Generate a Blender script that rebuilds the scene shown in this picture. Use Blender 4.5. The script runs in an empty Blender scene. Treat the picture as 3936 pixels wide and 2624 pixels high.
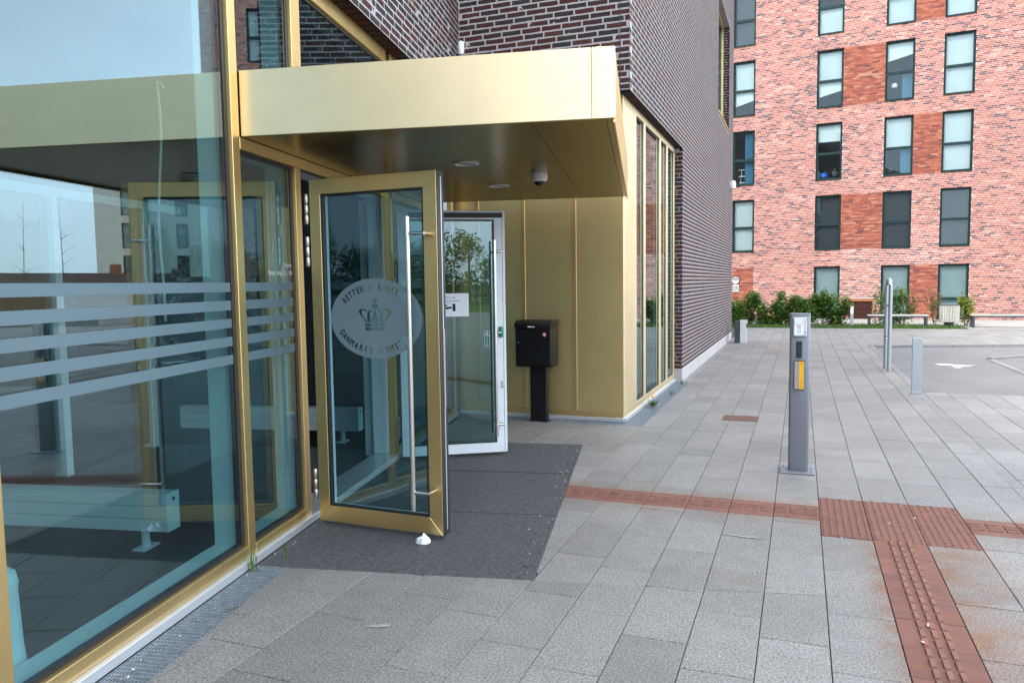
import bpy, bmesh, math, random
from mathutils import Vector, Matrix
random.seed(11)
R = math.radians
SC = bpy.context.scene
COL = SC.collection

# ------------------------------------------------------------------ camera
CAM_H, PITCH, ROLL, YAW, LENS = 1.63, 0.0765258547, 0.0139881872, -0.364146387, 26.652990
cp, sp = math.cos(PITCH), math.sin(PITCH)
fw = Vector((math.sin(YAW)*cp, math.cos(YAW)*cp, -sp))
rt = Vector((math.cos(YAW), -math.sin(YAW), 0))
dn = fw.cross(rt)
rt2 = rt*math.cos(ROLL) + dn*math.sin(ROLL)
dn2 = dn*math.cos(ROLL) - rt*math.sin(ROLL)
CAMP = Vector((0, 0, CAM_H))
cd = bpy.data.cameras.new('camera'); cam = bpy.data.objects.new('camera', cd); COL.objects.link(cam)
mw = Matrix.Identity(4)
for i in range(3):
    mw[i][0], mw[i][1], mw[i][2], mw[i][3] = rt2[i], -dn2[i], -fw[i], CAMP[i]
cam.matrix_world = mw
cd.sensor_width = 36; cd.lens = LENS; cd.clip_start = 0.05; cd.clip_end = 3000
SC.camera = cam

def project(p):                       # photo coordinates, 0..1 in x and y, plus depth
    d = Vector(p) - CAMP
    z = d.dot(fw)
    if z < .05: return (9, 9, z)
    f = LENS/36
    return (.5 + f*d.dot(rt2)/z, .5 + f*1.5*d.dot(dn2)/z, z)

# ------------------------------------------------------------------ world, sun, exposure
SUN_AZ, SUN_EL = 210.0, 48.0          # compass style: 0 = +Y, clockwise seen from above; the direction TOWARDS the sun
world = bpy.data.worlds.new('World'); SC.world = world; world.use_nodes = True
nt = world.node_tree; nt.nodes.clear()
wo = nt.nodes.new('ShaderNodeOutputWorld'); bg = nt.nodes.new('ShaderNodeBackground')
sky = nt.nodes.new('ShaderNodeTexSky'); sky.sky_type = 'NISHITA'; sky.sun_disc = False
sky.sun_elevation = R(SUN_EL); sky.sun_rotation = R(SUN_AZ)
sky.air_density = 1.0; sky.dust_density = 1.6; sky.ozone_density = 1.0
tc = nt.nodes.new('ShaderNodeTexCoord'); mp = nt.nodes.new('ShaderNodeMapping'); mp.inputs['Scale'].default_value = (1, 1, 2.2)
no = nt.nodes.new('ShaderNodeTexNoise'); no.inputs['Scale'].default_value = 2.1; no.inputs['Detail'].default_value = 5; no.inputs['Roughness'].default_value = .5
cr = nt.nodes.new('ShaderNodeValToRGB'); cr.color_ramp.elements[0].position = .30; cr.color_ramp.elements[1].position = .75
cr.color_ramp.elements[0].color = (.58, .58, .58, 1); cr.color_ramp.elements[1].color = (.98, .98, .98, 1)
mx = nt.nodes.new('ShaderNodeMixRGB'); mx.inputs[2].default_value = (13.2, 14.6, 16.2, 1)
nt.links.new(tc.outputs['Generated'], mp.inputs['Vector']); nt.links.new(mp.outputs['Vector'], no.inputs['Vector'])
nt.links.new(no.outputs['Fac'], cr.inputs['Fac']); nt.links.new(cr.outputs['Color'], mx.inputs['Fac'])
nt.links.new(sky.outputs['Color'], mx.inputs[1]); nt.links.new(mx.outputs['Color'], bg.inputs['Color'])
bg.inputs['Strength'].default_value = 0.15
nt.links.new(bg.outputs['Background'], wo.inputs['Surface'])
sd = bpy.data.lights.new('sun', 'SUN'); sd.energy = 1.7; sd.angle = R(10.0); sd.color = (1.0, .95, .88)
so = bpy.data.objects.new('sun', sd); COL.objects.link(so)
to_sun = Vector((math.sin(R(SUN_AZ))*math.cos(R(SUN_EL)), math.cos(R(SUN_AZ))*math.cos(R(SUN_EL)), math.sin(R(SUN_EL))))
so.rotation_euler = to_sun.to_track_quat('Z', 'Y').to_euler(); so.location = (-10, -15, 20)
SC.view_settings.view_transform = 'Standard'; SC.view_settings.look = 'None'; SC.view_settings.gamma = 1
SC.view_settings.use_curve_mapping = False
SC.view_settings.exposure = 1.0
SC.cycles.max_bounces = 10; SC.cycles.transparent_max_bounces = 16; SC.cycles.glossy_bounces = 6
SC.cycles.caustics_reflective = False; SC.cycles.caustics_refractive = False
SC.cycles.use_denoising = True

# ------------------------------------------------------------------ frames
A = -0.194236296
GU = Vector((math.sin(A), math.cos(A), 0)); HV = Vector((math.cos(A), -math.sin(A), 0)); ZZ = Vector((0, 0, 1))
class Frame:
    def __init__(s, o, x, y): s.o = Vector(o); s.x = Vector(x).normalized(); s.y = Vector(y).normalized()
    def __call__(s, p): return s.o + s.x*p[0] + s.y*p[1] + ZZ*p[2]
WF = Frame((0, 0, 0), (1, 0, 0), (0, 1, 0))
EF = Frame((0, 0, 0), GU, HV)                 # entrance frame: x = u along the glass wall, y = v to the right
def EU(u, v, z): return EF((u, v, z))
WA = 0.0975065117
WD = Vector((math.cos(WA), -math.sin(WA), 0)); WN = Vector((-math.sin(WA), -math.cos(WA), 0))   # apartment facade: along, outward
AB = Vector((6.127, 33.084, 0))

# ------------------------------------------------------------------ materials
MATS = {}
def material(name, color, rough=.6, metal=0., spec=.5, noise=None, bump=None, ramp=None, rnd=0., wear=None, aniso=None, coat=0., constant=False, rvar=0.):
    m = bpy.data.materials.new(name); m.use_nodes = True
    n = m.node_tree.nodes; l = m.node_tree.links
    b = n['Principled BSDF']
    b.inputs['Roughness'].default_value = rough; b.inputs['Metallic'].default_value = metal
    b.inputs['Specular IOR Level'].default_value = spec
    if coat: b.inputs['Coat Weight'].default_value = coat
    geo = n.new('ShaderNodeNewGeometry')
    src = None
    if ramp or rnd:
        oi = n.new('ShaderNodeObjectInfo'); at = n.new('ShaderNodeAttribute'); at.attribute_name = 'rnd'
        ad = n.new('ShaderNodeMath'); ad.operation = 'ADD'; fr = n.new('ShaderNodeMath'); fr.operation = 'FRACT'
        l.new(oi.outputs['Random'], ad.inputs[0]); l.new(at.outputs['Fac'], ad.inputs[1]); l.new(ad.outputs[0], fr.inputs[0])
        rv = fr.outputs[0]
    if ramp:
        c = n.new('ShaderNodeValToRGB'); e = c.color_ramp.elements
        for i, (p, k) in enumerate(ramp):
            el = e[i] if i < 2 else e.new(p)
            el.position = p; el.color = (*k, 1)
        if constant: c.color_ramp.interpolation = 'CONSTANT'
        l.new(rv, c.inputs['Fac']); src = c.outputs['Color']
    else:
        c = n.new('ShaderNodeRGB'); c.outputs[0].default_value = (*color, 1); src = c.outputs[0]
    def mul(s, val, lo, hi):
        mr = n.new('ShaderNodeMapRange'); mr.inputs['To Min'].default_value = lo; mr.inputs['To Max'].default_value = hi
        l.new(val, mr.inputs['Value'])
        mm = n.new('ShaderNodeMixRGB'); mm.blend_type = 'MULTIPLY'; mm.inputs[0].default_value = 1
        l.new(s, mm.inputs[1]); l.new(mr.outputs[0], mm.inputs[2]); return mm.outputs[0]
    if rnd: src = mul(src, rv, 1-rnd, 1+rnd*.6)
    for (sc, amt, det) in (noise or []):
        t = n.new('ShaderNodeTexNoise'); t.inputs['Scale'].default_value = sc; t.inputs['Detail'].default_value = det
        l.new(geo.outputs['Position'], t.inputs['Vector'])
        mr = n.new('ShaderNodeMapRange'); mr.inputs['From Min'].default_value = .3; mr.inputs['From Max'].default_value = .7
        l.new(t.outputs['Fac'], mr.inputs['Value'])
        src = mul(src, mr.outputs[0], 1-amt, 1+amt)
    for (sc, thr, k, amt) in (wear or []):           # blotches with a shape of their own
        t = n.new('ShaderNodeTexNoise'); t.inputs['Scale'].default_value = sc; t.inputs['Detail'].default_value = 6; t.inputs['Roughness'].default_value = .65
        l.new(geo.outputs['Position'], t.inputs['Vector'])
        mr = n.new('ShaderNodeMapRange'); mr.inputs['From Min'].default_value = thr; mr.inputs['From Max'].default_value = thr+.12; mr.inputs['To Max'].default_value = amt
        l.new(t.outputs['Fac'], mr.inputs['Value'])
        mm = n.new('ShaderNodeMixRGB'); mm.inputs[2].default_value = (*k, 1)
        l.new(mr.outputs[0], mm.inputs[0]); l.new(src, mm.inputs[1]); src = mm.outputs[0]
    l.new(src, b.inputs['Base Color'])
    if rvar:
        t = n.new('ShaderNodeTexNoise'); t.inputs['Scale'].default_value = 2.3; t.inputs['Detail'].default_value = 6; t.inputs['Roughness'].default_value = .6
        l.new(geo.outputs['Position'], t.inputs['Vector'])
        mr = n.new('ShaderNodeMapRange'); mr.inputs['From Min'].default_value = .3; mr.inputs['From Max'].default_value = .7; mr.inputs['To Min'].default_value = rough-rvar; mr.inputs['To Max'].default_value = rough+rvar
        l.new(t.outputs['Fac'], mr.inputs['Value']); l.new(mr.outputs[0], b.inputs['Roughness'])
    if bump:
        sc, st, dist = bump
        t = n.new('ShaderNodeTexNoise'); t.inputs['Scale'].default_value = sc; t.inputs['Detail'].default_value = 4
        l.new(geo.outputs['Position'], t.inputs['Vector'])
        bp = n.new('ShaderNodeBump'); bp.inputs['Strength'].default_value = st; bp.inputs['Distance'].default_value = dist
        l.new(t.outputs['Fac'], bp.inputs['Height']); l.new(bp.outputs['Normal'], b.inputs['Normal'])
    MATS[name] = m
    return m
def add_stain(name, fx, color, amt):
    m = MATS[name]; n = m.node_tree.nodes; l = m.node_tree.links; b = n['Principled BSDF']
    src = b.inputs['Base Color'].links[0].from_socket
    geo = n.new('ShaderNodeNewGeometry'); sx = n.new('ShaderNodeSeparateXYZ'); l.new(geo.outputs['Position'], sx.inputs[0])
    def mr(v, a, b_, c, d):
        q = n.new('ShaderNodeMapRange'); q.inputs['From Min'].default_value = a; q.inputs['From Max'].default_value = b_; q.inputs['To Min'].default_value = c; q.inputs['To Max'].default_value = d; l.new(v, q.inputs['Value']); return q.outputs[0]
    def mt(op, a, b_):
        q = n.new('ShaderNodeMath'); q.operation = op
        for i, v in enumerate((a, b_)):
            if isinstance(v, (int, float)): q.inputs[i].default_value = v
            else: l.new(v, q.inputs[i])
        return q.outputs[0]
    t = n.new('ShaderNodeTexNoise'); t.inputs['Scale'].default_value = 4.5; t.inputs['Detail'].default_value = 5; l.new(geo.outputs['Position'], t.inputs['Vector'])
    right = mr(sx.outputs[0], .80, 1.25, 1, 0); left = mr(sx.outputs[0], .30, .43, 0, 1); near = mr(sx.outputs[1], 5.0, 5.6, 1, 0)
    f = mt('MULTIPLY', mt('MULTIPLY', right, left), near)
    f2 = mt('MULTIPLY', mt('MULTIPLY', mr(sx.outputs[1], 5.20, 5.42, 0, 1), mr(sx.outputs[1], 5.80, 6.0, 1, 0)), .55)
    f = mt('MULTIPLY', mt('MAXIMUM', f, f2), mr(t.outputs['Fac'], .28, .64, 0, amt))
    mm = n.new('ShaderNodeMixRGB'); mm.blend_type = 'MULTIPLY'; mm.inputs[2].default_value = (*color, 1)
    l.new(f, mm.inputs[0]); l.new(src, mm.inputs[1]); l.new(mm.outputs[0], b.inputs['Base Color'])
def glass_material(name, tint, f0=.12, rough=0.0, power=5.0):
    m = bpy.data.materials.new(name); m.use_nodes = True
    n = m.node_tree.nodes; l = m.node_tree.links; n.clear()
    o = n.new('ShaderNodeOutputMaterial'); t = n.new('ShaderNodeBsdfTransparent'); g = n.new('ShaderNodeBsdfGlossy')
    g.inputs['Roughness'].default_value = rough; g.inputs['Color'].default_value = (.78, .92, 1, 1); t.inputs['Color'].default_value = (*tint, 1)
    lw = n.new('ShaderNodeLayerWeight'); lw.inputs['Blend'].default_value = .5
    pw = n.new('ShaderNodeMath'); pw.operation = 'POWER'; pw.inputs[1].default_value = power
    ml = n.new('ShaderNodeMath'); ml.operation = 'MULTIPLY_ADD'; ml.inputs[1].default_value = 1-f0; ml.inputs[2].default_value = f0
    mxs = n.new('ShaderNodeMixShader')
    l.new(lw.outputs['Facing'], pw.inputs[0]); l.new(pw.outputs[0], ml.inputs[0]); l.new(ml.outputs[0], mxs.inputs[0])
    l.new(t.outputs[0], mxs.inputs[1]); l.new(g.outputs[0], mxs.inputs[2]); l.new(mxs.outputs[0], o.inputs['Surface'])
    MATS[name] = m; return m
def film_material(name, color, alpha):
    m = bpy.data.materials.new(name); m.use_nodes = True
    n = m.node_tree.nodes; l = m.node_tree.links
    b = n['Principled BSDF']; b.inputs['Base Color'].default_value = (*color, 1); b.inputs['Roughness'].default_value = .45
    b.inputs['Alpha'].default_value = alpha
    MATS[name] = m; return m

material('gold', (.66, .475, .215), .42, 1.0, noise=[(1.3, .06, 2), (60, .03, 2)], rvar=.03)
material('gold_panel', (.66, .51, .25), .47, 1.0, noise=[(.9, .03, 3), (5, .02, 3)], rvar=.02)
material('gold_lit', (.82, .675, .43), .42, 1.0, noise=[(.9, .05, 3), (5, .02, 3)], rvar=.025)  # same gold, lightened: brightness of the reflected sky put into the colour
material('gold_shaded', (.36, .25, .075), .27, 1.0, noise=[(.9, .10, 3)])  # same gold, darkened: shade and dark ground reflection under the canopy painted in
material('white_metal', (.74, .78, .82), .35, 0, noise=[(8, .02, 2)])
material('steel', (.62, .61, .59), .26, 1.0, noise=[(120, .06, 1)])
material('hinge_steel', (.55, .52, .50), .35, 1.0)
material('black_rubber', (.012, .012, .014), .45)
material('black_paint', (.004, .004, .005), .5, 0, .3, noise=[(3, .25, 3)])
material('grey_paint', (.20, .21, .24), .38, .25, noise=[(40, .03, 2)], wear=[(5, .68, (.12, .12, .13), .5)])
material('light_alu', (.66, .68, .70), .34, .6)
material('zinc', (.36, .40, .42), .42, .75, noise=[(30, .07, 3), (120, .05, 2)])
material('slab', (.206, .191, .178), .62, 0, .5, noise=[(240, .42, 2), (95, .42, 1), (7, .07, 3), (1.1, .09, 3)], bump=(300, .25, .002), rnd=.14,
         wear=[(1.6, .60, (.145, .125, .088), .6), (3.1, .66, (.28, .27, .26), .35), (26, .74, (.10, .095, .085), .6)])
material('slab_far', (.206, .191, .178), .62, 0, .5, noise=[(300, .15, 2), (1.1, .10, 3)], wear=[(1.6, .62, (.165, .15, .115), .45)])
material('joint_bed', (.060, .056, .048), .95, 0, .2, noise=[(60, .4, 2)], wear=[(4, .6, (.06, .075, .03), .7)])
material('tactile', (.185, .080, .060), .78, 0, .3, noise=[(300, .15, 2), (9, .12, 4)], bump=(400, .3, .001), rnd=.10, wear=[(7, .56, (.23, .085, .035), .8)])
material('tactile_bar', (.21, .098, .072), .72, 0, .3, noise=[(200, .15, 2), (14, .18, 3)], wear=[(30, .6, (.28, .12, .07), .6)])
material('rust_stain', (.24, .12, .06), .85, 0, .3, noise=[(700, .2, 2)])
material('granite', (.20, .195, .188), .8, 0, .3, noise=[(260, .25, 2), (4, .12, 3)], rnd=.12)
material('asphalt', (.165, .152, .148), .9, 0, .3, noise=[(300, .35, 2), (1.2, .10, 4)], bump=(250, .5, .004), wear=[(2.2, .58, (.215, .205, .195), .5)])
material('ground', (.12, .115, .11), .95, 0, .2, noise=[(2, .2, 4)])
material('road_paint', (.78, .78, .76), .7, 0, noise=[(60, .12, 3)], wear=[(25, .62, (.25, .24, .24), .7)])
material('grate', (.30, .34, .385), .45, .5, noise=[(25, .18, 2)])
material('mat_bar', (.135, .135, .140), .6, .35, noise=[(30, .25, 2)], wear=[(5, .60, (.13, .10, .085), .5)])
material('mat_pit', (.014, .014, .014), .95)
material('dark_brick', (.05, .02, .02), .75, 0, .2, noise=[(40, .30, 4), (260, .15, 2)], bump=(120, .35, .003), constant=True,
         ramp=[(0, (.042, .029, .032)), (.22, (.072, .025, .024)), (.45, (.056, .027, .027)), (.62, (.037, .030, .034)), (.80, (.086, .031, .027)), (.92, (.048, .038, .037))],
         wear=[(35, .66, (.018, .017, .020), .8), (14, .72, (.14, .12, .12), .35)])
material('dark_brick_far', (.05, .025, .028), .7, 0, .3, noise=[(8, .2, 3)])
material('light_mortar', (.44, .41, .40), .95, 0, .2, noise=[(50, .12, 3), (2, .07, 3)])
material('red_brick', (.4, .15, .1), .85, 0, .2, noise=[(30, .14, 3), (.5, .05, 2)], constant=True,
         ramp=[(0, (.36, .142, .104)), (.18, (.31, .110, .082)), (.36, (.39, .172, .126)), (.53, (.33, .128, .096)), (.67, (.24, .080, .067)), (.78, (.145, .060, .061)), (.88, (.085, .042, .051)), (.95, (.43, .25, .19))])
material('red_mortar', (.52, .435, .40), .95, 0, .2, noise=[(.7, .08, 3)])
material('patch_brick', (.4, .1, .05), .85, 0, .3, noise=[(24, .22, 3)], constant=True,
         ramp=[(0, (.295, .090, .056)), (.25, (.255, .074, .048)), (.5, (.335, .115, .070)), (.72, (.21, .062, .046)), (.88, (.14, .052, .046)), (.94, (.36, .17, .105))])
material('patch_mortar', (.25, .115, .08), .95, 0, .2)
material('beige_render', (.66, .58, .50), .9, 0, .3, noise=[(2, .06, 3), (30, .05, 2)])
material('green_frame', (.006, .024, .023), .6, 0, .25)
material('blind', (.66, .71, .71), .8, 0, noise=[(3, .03, 2)])
material('pale_blind', (.40, .475, .49), .8, 0, noise=[(3, .04, 2)])
material('dark_screen', (.022, .026, .032), .6, 0, noise=[(4, .12, 2)])
material('room', (.16, .15, .14), .9)
material('blue_fabric', (.04, .16, .26), .85)
material('blue_bag', (.015, .12, .55), .4)
material('black_bag', (.014, .014, .016), .25)
material('cream', (.76, .74, .68), .6)
material('interior_wall', (.055, .058, .06), .9, noise=[(2, .1, 2)])
material('interior_floor', (.022, .022, .023), .42, 0, .4, noise=[(1.4, .25, 4), (60, .12, 2)])
material('interior_ceiling', (.13, .135, .135), .9)
material('paper', (.82, .84, .88), .8)
material('ink', (.015, .015, .02), .8)
material('sign_green', (.0, .17, .095), .45)
material('green_plastic', (.0, .22, .13), .35)
material('yellow_print', (.85, .42, .01), .45)
material('brown_ink', (.30, .10, .005), .6)
material('orange_print', (.62, .16, .05), .5)
material('red_print', (.45, .06, .07), .5)
material('lens', (.006, .006, .007), .12)
material('lamp_white', (.78, .78, .78), .35)
material('reflector', (.42, .42, .42), .25, .8)
material('corten', (.075, .022, .016), .75, 0, noise=[(30, .25, 3)])
material('corten_light', (.30, .105, .05), .75, 0, noise=[(30, .2, 3)])
material('grey_wood', (.40, .375, .32), .85, 0, noise=[(25, .18, 4)], rnd=.18)
material('wood_fence', (.30, .15, .085), .85, rnd=.25, noise=[(9, .15, 2)])
material('dark_metal', (.045, .05, .058), .5, .2)
material('roof_tile', (.075, .032, .025), .85, noise=[(6, .2, 3)])
material('bark', (.10, .08, .06), .95, noise=[(20, .3, 3)])
material('rust_iron', (.13, .062, .042), .75, .2, noise=[(70, .3, 3)])
material('debris_leaf', (.22, .11, .05), .9, rnd=.4)
material('stone_chip', (.52, .50, .46), .9, rnd=.4)
material('scuff', (.29, .275, .255), .8, 0, .3, noise=[(240, .35, 2), (60, .2, 2)])
material('gravel', (.30, .28, .255), .95, 0, .2, noise=[(90, .25, 2), (1.5, .10, 3)])
material('lawn', (.06, .11, .025), .95, 0, .2, noise=[(3, .3, 4)])
def leaf_material(name, ramp):
    m = material(name, (0, 0, 0), .55, 0, .4, ramp=ramp)
    b = m.node_tree.nodes['Principled BSDF']
    n = m.node_tree.nodes; l = m.node_tree.links
    tr = n.new('ShaderNodeBsdfTranslucent'); ms = n.new('ShaderNodeMixShader'); ms.inputs[0].default_value = .35
    src = b.inputs['Base Color'].links[0].from_socket; l.new(src, tr.inputs['Color'])
    out = n['Material Output']; l.new(b.outputs[0], ms.inputs[1]); l.new(tr.outputs[0], ms.inputs[2]); l.new(ms.outputs[0], out.inputs['Surface'])
leaf_material('hedge_leaf', [(0, (.045, .11, .02)), (.35, (.080, .17, .028)), (.65, (.13, .24, .04)), (.85, (.20, .31, .055)), (.97, (.26, .18, .07))])
leaf_material('yellow_leaf', [(0, (.10, .17, .02)), (.5, (.20, .26, .03)), (.9, (.34, .34, .05)), (1, (.42, .26, .05))])
leaf_material('dry_leaf', [(0, (.15, .14, .05)), (.5, (.24, .19, .08)), (1, (.12, .15, .04))])
leaf_material('tree_leaf', [(0, (.050, .095, .020)), (.5, (.085, .15, .028)), (1, (.15, .22, .04))])
leaf_material('grass_blade', [(0, (.05, .12, .02)), (.5, (.09, .18, .03)), (1, (.17, .22, .06))])
glass_material('facade_glass', (.68, .84, .84), .115)
glass_material('door_glass', (.56, .72, .74), .075)
glass_material('window_glass', (.84, .88, .88), .028)
add_stain('slab', 0, (.90, .47, .26), 1.0)
film_material('frosted_film', (.105, .165, .195), .93)
film_material('crest_film', (.15, .215, .245), .94)

# ------------------------------------------------------------------ mesh helpers
class M:
    def __init__(s): s.v = []; s.f = []; s.r = []
    def add(s, vs, fs, rnd=0.):
        o = len(s.v); s.v += [tuple(p) for p in vs]
        for f in fs: s.f.append(tuple(i+o for i in f)); s.r.append(rnd)
        return s
    def box(s, x0, x1, y0, y1, z0, z1, rnd=0., skip=()):
        v = [(x0,y0,z0),(x1,y0,z0),(x1,y1,z0),(x0,y1,z0),(x0,y0,z1),(x1,y0,z1),(x1,y1,z1),(x0,y1,z1)]
        f = [(0,3,2,1),(4,5,6,7),(0,1,5,4),(1,2,6,5),(2,3,7,6),(3,0,4,7)]
        return s.add(v, [q for i, q in enumerate(f) if i not in skip], rnd)
    def prism(s, poly, a0, a1, axis='y', rnd=0.):     # extrude a 2D polygon; axis names the extrusion axis
        n = len(poly)
        def P(p, a): return {'y': (p[0], a, p[1]), 'z': (p[0], p[1], a), 'x': (a, p[0], p[1])}[axis]
        v = [P(p, a0) for p in poly] + [P(p, a1) for p in poly]
        f = [tuple(range(n)), tuple(range(2*n-1, n-1, -1))] + [(i, i+n, (i+1) % n+n, (i+1) % n) for i in range(n)]
        return s.add(v, f, rnd)
    def tube(s, pts, r, n=10, cap=True):
        pts = [Vector(p) for p in pts]; rs = r if isinstance(r, (list, tuple)) else [r]*len(pts)
        vs = []; fs = []
        for i, p in enumerate(pts):
            t = (pts[min(i+1, len(pts)-1)] - pts[max(i-1, 0)]).normalized()
            up = Vector((0, 0, 1)) if abs(t.z) < .9 else Vector((1, 0, 0))
            a = t.cross(up).normalized(); b = t.cross(a)
            for k in range(n):
                an = 2*math.pi*k/n; vs.append(p + (a*math.cos(an)+b*math.sin(an))*rs[i])
        for i in range(len(pts)-1):
            for k in range(n):
                fs.append((i*n+k, i*n+(k+1) % n, (i+1)*n+(k+1) % n, (i+1)*n+k))
        if cap: fs += [tuple(range(n-1, -1, -1)), tuple(range((len(pts)-1)*n, len(pts)*n))]
        return s.add(vs, fs)
    def lathe(s, prof, c=(0, 0, 0), n=24):            # profile of (r, z)
        vs = []; fs = []
        for (r, z) in prof:
            for k in range(n):
                a = 2*math.pi*k/n; vs.append((c[0]+r*math.cos(a), c[1]+r*math.sin(a), c[2]+z))
        for i in range(len(prof)-1):
            for k in range(n): fs.append((i*n+k, i*n+(k+1) % n, (i+1)*n+(k+1) % n, (i+1)*n+k))
        fs += [tuple(range(n-1, -1, -1)), tuple(range((len(prof)-1)*n, len(prof)*n))]
        return s.add(vs, fs)
    def mesh(s, name, mat, frame=None, bevel=0, seg=2, smooth=False):
        me = bpy.data.meshes.new(name)
        vs = [tuple(frame(p)) for p in s.v] if frame else s.v
        me.from_pydata(vs, [], s.f)
        if any(s.r):
            at = me.attributes.new('rnd', 'FLOAT', 'FACE'); at.data.foreach_set('value', s.r)
        bm = bmesh.new(); bm.from_mesh(me)
        if len(s.f) < 4000: bmesh.ops.recalc_face_normals(bm, faces=bm.faces)
        if bevel:
            es = [e for e in bm.edges if len(e.link_faces) == 2 and e.calc_face_angle(0) > .5]
            bmesh.ops.bevel(bm, geom=es, offset=bevel, segments=seg, affect='EDGES', clamp_overlap=True, profile=.5)
        bm.to_mesh(me); bm.free()
        me.materials.append(MATS[mat])
        if smooth:
            me.polygons.foreach_set('use_smooth', [True]*len(me.polygons))
            me.set_sharp_from_angle(angle=R(40))
        return me
    def build(s, name, mat, parent=None, frame=None, bevel=0, seg=2, smooth=False):
        return obj(name, s.mesh(name, mat, frame, bevel, seg, smooth), parent)
def obj(name, me, parent=None):
    o = bpy.data.objects.new(name, me); COL.objects.link(o)
    if parent is not None:
        o.parent = parent
        if parent.type == 'EMPTY': o.matrix_parent_inverse = Matrix.Translation(-parent.location)
    return o
def empty(name, label, cat, loc, group=None):
    o = bpy.data.objects.new(name, None); COL.objects.link(o); o.location = loc; o.empty_display_size = .2
    return tag(o, label, cat, group)
def tag(o, label, cat, group=None):
    o['label'] = label; o['category'] = cat
    if group: o['group'] = group
    return o
def structure(o): o['kind'] = 'structure'; return o
def stuff(o, label=None, cat=None):
    o['kind'] = 'stuff'
    if label: o['label'] = label; o['category'] = cat
    return o
def shared(name, me, parent, mx4):                    # an object that shares mesh data, placed by matrix (world)
    o = bpy.data.objects.new(name, me); COL.objects.link(o); o.parent = parent
    pi = Matrix.Translation(-parent.location) if parent.type == 'EMPTY' else Matrix.Identity(4)
    o.matrix_parent_inverse = pi; o.matrix_basis = mx4
    return o
def text_mesh(body, size, align='LEFT'):
    cu = bpy.data.curves.new('t', 'FONT'); cu.body = body; cu.size = size; cu.align_x = align; cu.resolution_u = 2
    o = bpy.data.objects.new('t', cu); COL.objects.link(o)
    dg = bpy.context.evaluated_depsgraph_get(); me = bpy.data.meshes.new_from_object(o.evaluated_get(dg))
    bpy.data.objects.remove(o); bpy.data.curves.remove(cu)
    return me
def flat_text(name, body, size, mat, parent, origin, xd, yd, align='LEFT', sx=1.0, thick=.0):
    me = text_mesh(body, size, align)
    xd, yd = Vector(xd), Vector(yd)
    for v in me.vertices: v.co = Vector(origin) + xd*v.co.x*sx + yd*v.co.y
    me.name = name; me.materials.clear(); me.materials.append(MATS[mat])
    return obj(name, me, parent)

# ------------------------------------------------------------------ bricks
def brick_mesh(name, mat, L, Hh, Dp, seed):
    rng = random.Random(seed); bm = bmesh.new()
    bmesh.ops.create_cube(bm, size=1)
    for v in bm.verts: v.co = Vector((v.co.x*L, (v.co.y+.5)*Dp, v.co.z*Hh))
    front = [e for e in bm.edges if any(abs(f.normal.y+1) < .1 for f in e.link_faces)]
    bmesh.ops.subdivide_edges(bm, edges=[e for e in bm.edges if abs(e.verts[0].co.x-e.verts[1].co.x) > L*.5], cuts=3, use_grid_fill=True)
    front = [e for e in bm.edges if len([f for f in e.link_faces if f.normal.y < -.9]) == 1]
    bmesh.ops.bevel(bm, geom=front, offset=.004, segments=1, affect='EDGES', clamp_overlap=True)
    for v in bm.verts:
        v.co.z += rng.uniform(-1, 1)*Hh*.035; v.co.y += rng.uniform(-1, 1)*.0012; v.co.x += rng.uniform(-1, 1)*.0015
    me = bpy.data.meshes.new(name); bm.to_mesh(me); bm.free(); me.materials.append(MATS[mat]); return me
class Field:
    """courses of bricks on a wall face: o = lower left corner of the face, d = along, n = outward"""
    def __init__(s, o, d, n, L, Hh, mat, holes=(), bl=.240, ch=.0667, joint=.0135, depth=.05, seed=1, proud=.0008, only=None, first=0., up=ZZ):
        s.o, s.d, s.n, s.up = Vector(o), Vector(d).normalized(), Vector(n).normalized(), Vector(up); s.mat = mat; s.depth = depth
        rng = random.Random(seed); s.items = []; s.h = ch-joint
        offs = [0, .12, .06, .18, .03, .15, .09, .21]
        for r in range(int(Hh/ch+.01)):
            z0 = r*ch; zc = z0+ch/2
            cuts = [(a, b) for (a, b, c, e) in holes if c-ch*.3 < zc < e+ch*.3]
            x = first - offs[(r*3) % 8] - (0 if r % 2 else .0)
            while x < L:
                a, b = max(x, 0)+joint/2, min(x+bl, L)-joint/2
                x += bl
                segs = [(a, b)]
                for (c, e) in cuts:
                    ns = []
                    for (p, q) in segs:
                        if q <= c or p >= e: ns.append((p, q)); continue
                        if p < c-.03: ns.append((p, c-joint*.3))
                        if q > e+.03: ns.append((e+joint*.3, q))
                    segs = ns
                for (p, q) in segs:
                    if q-p < .035: continue
                    if only and not only((p+q)/2, zc): continue
                    s.items.append(((p+q)/2, zc, q-p, proud*rng.uniform(-1, 1), rng.random(), rng.uniform(-1, 1)*.004))
    def world(s, it): return s.o + s.d*it[0] + s.up*it[1] + s.n*it[3]
    def weight(s, it, hidden=None):
        p = s.world(it); x, y, z = project(p)
        if not (-.02 < x < 1.02 and -.02 < y < 1.02) or z < .1: return 0
        if hidden and hidden(x, y): return 0
        v = p-CAMP; d = v.length
        return max(0, -v.dot(s.n)/d)*it[2]*s.h/d**2
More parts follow.
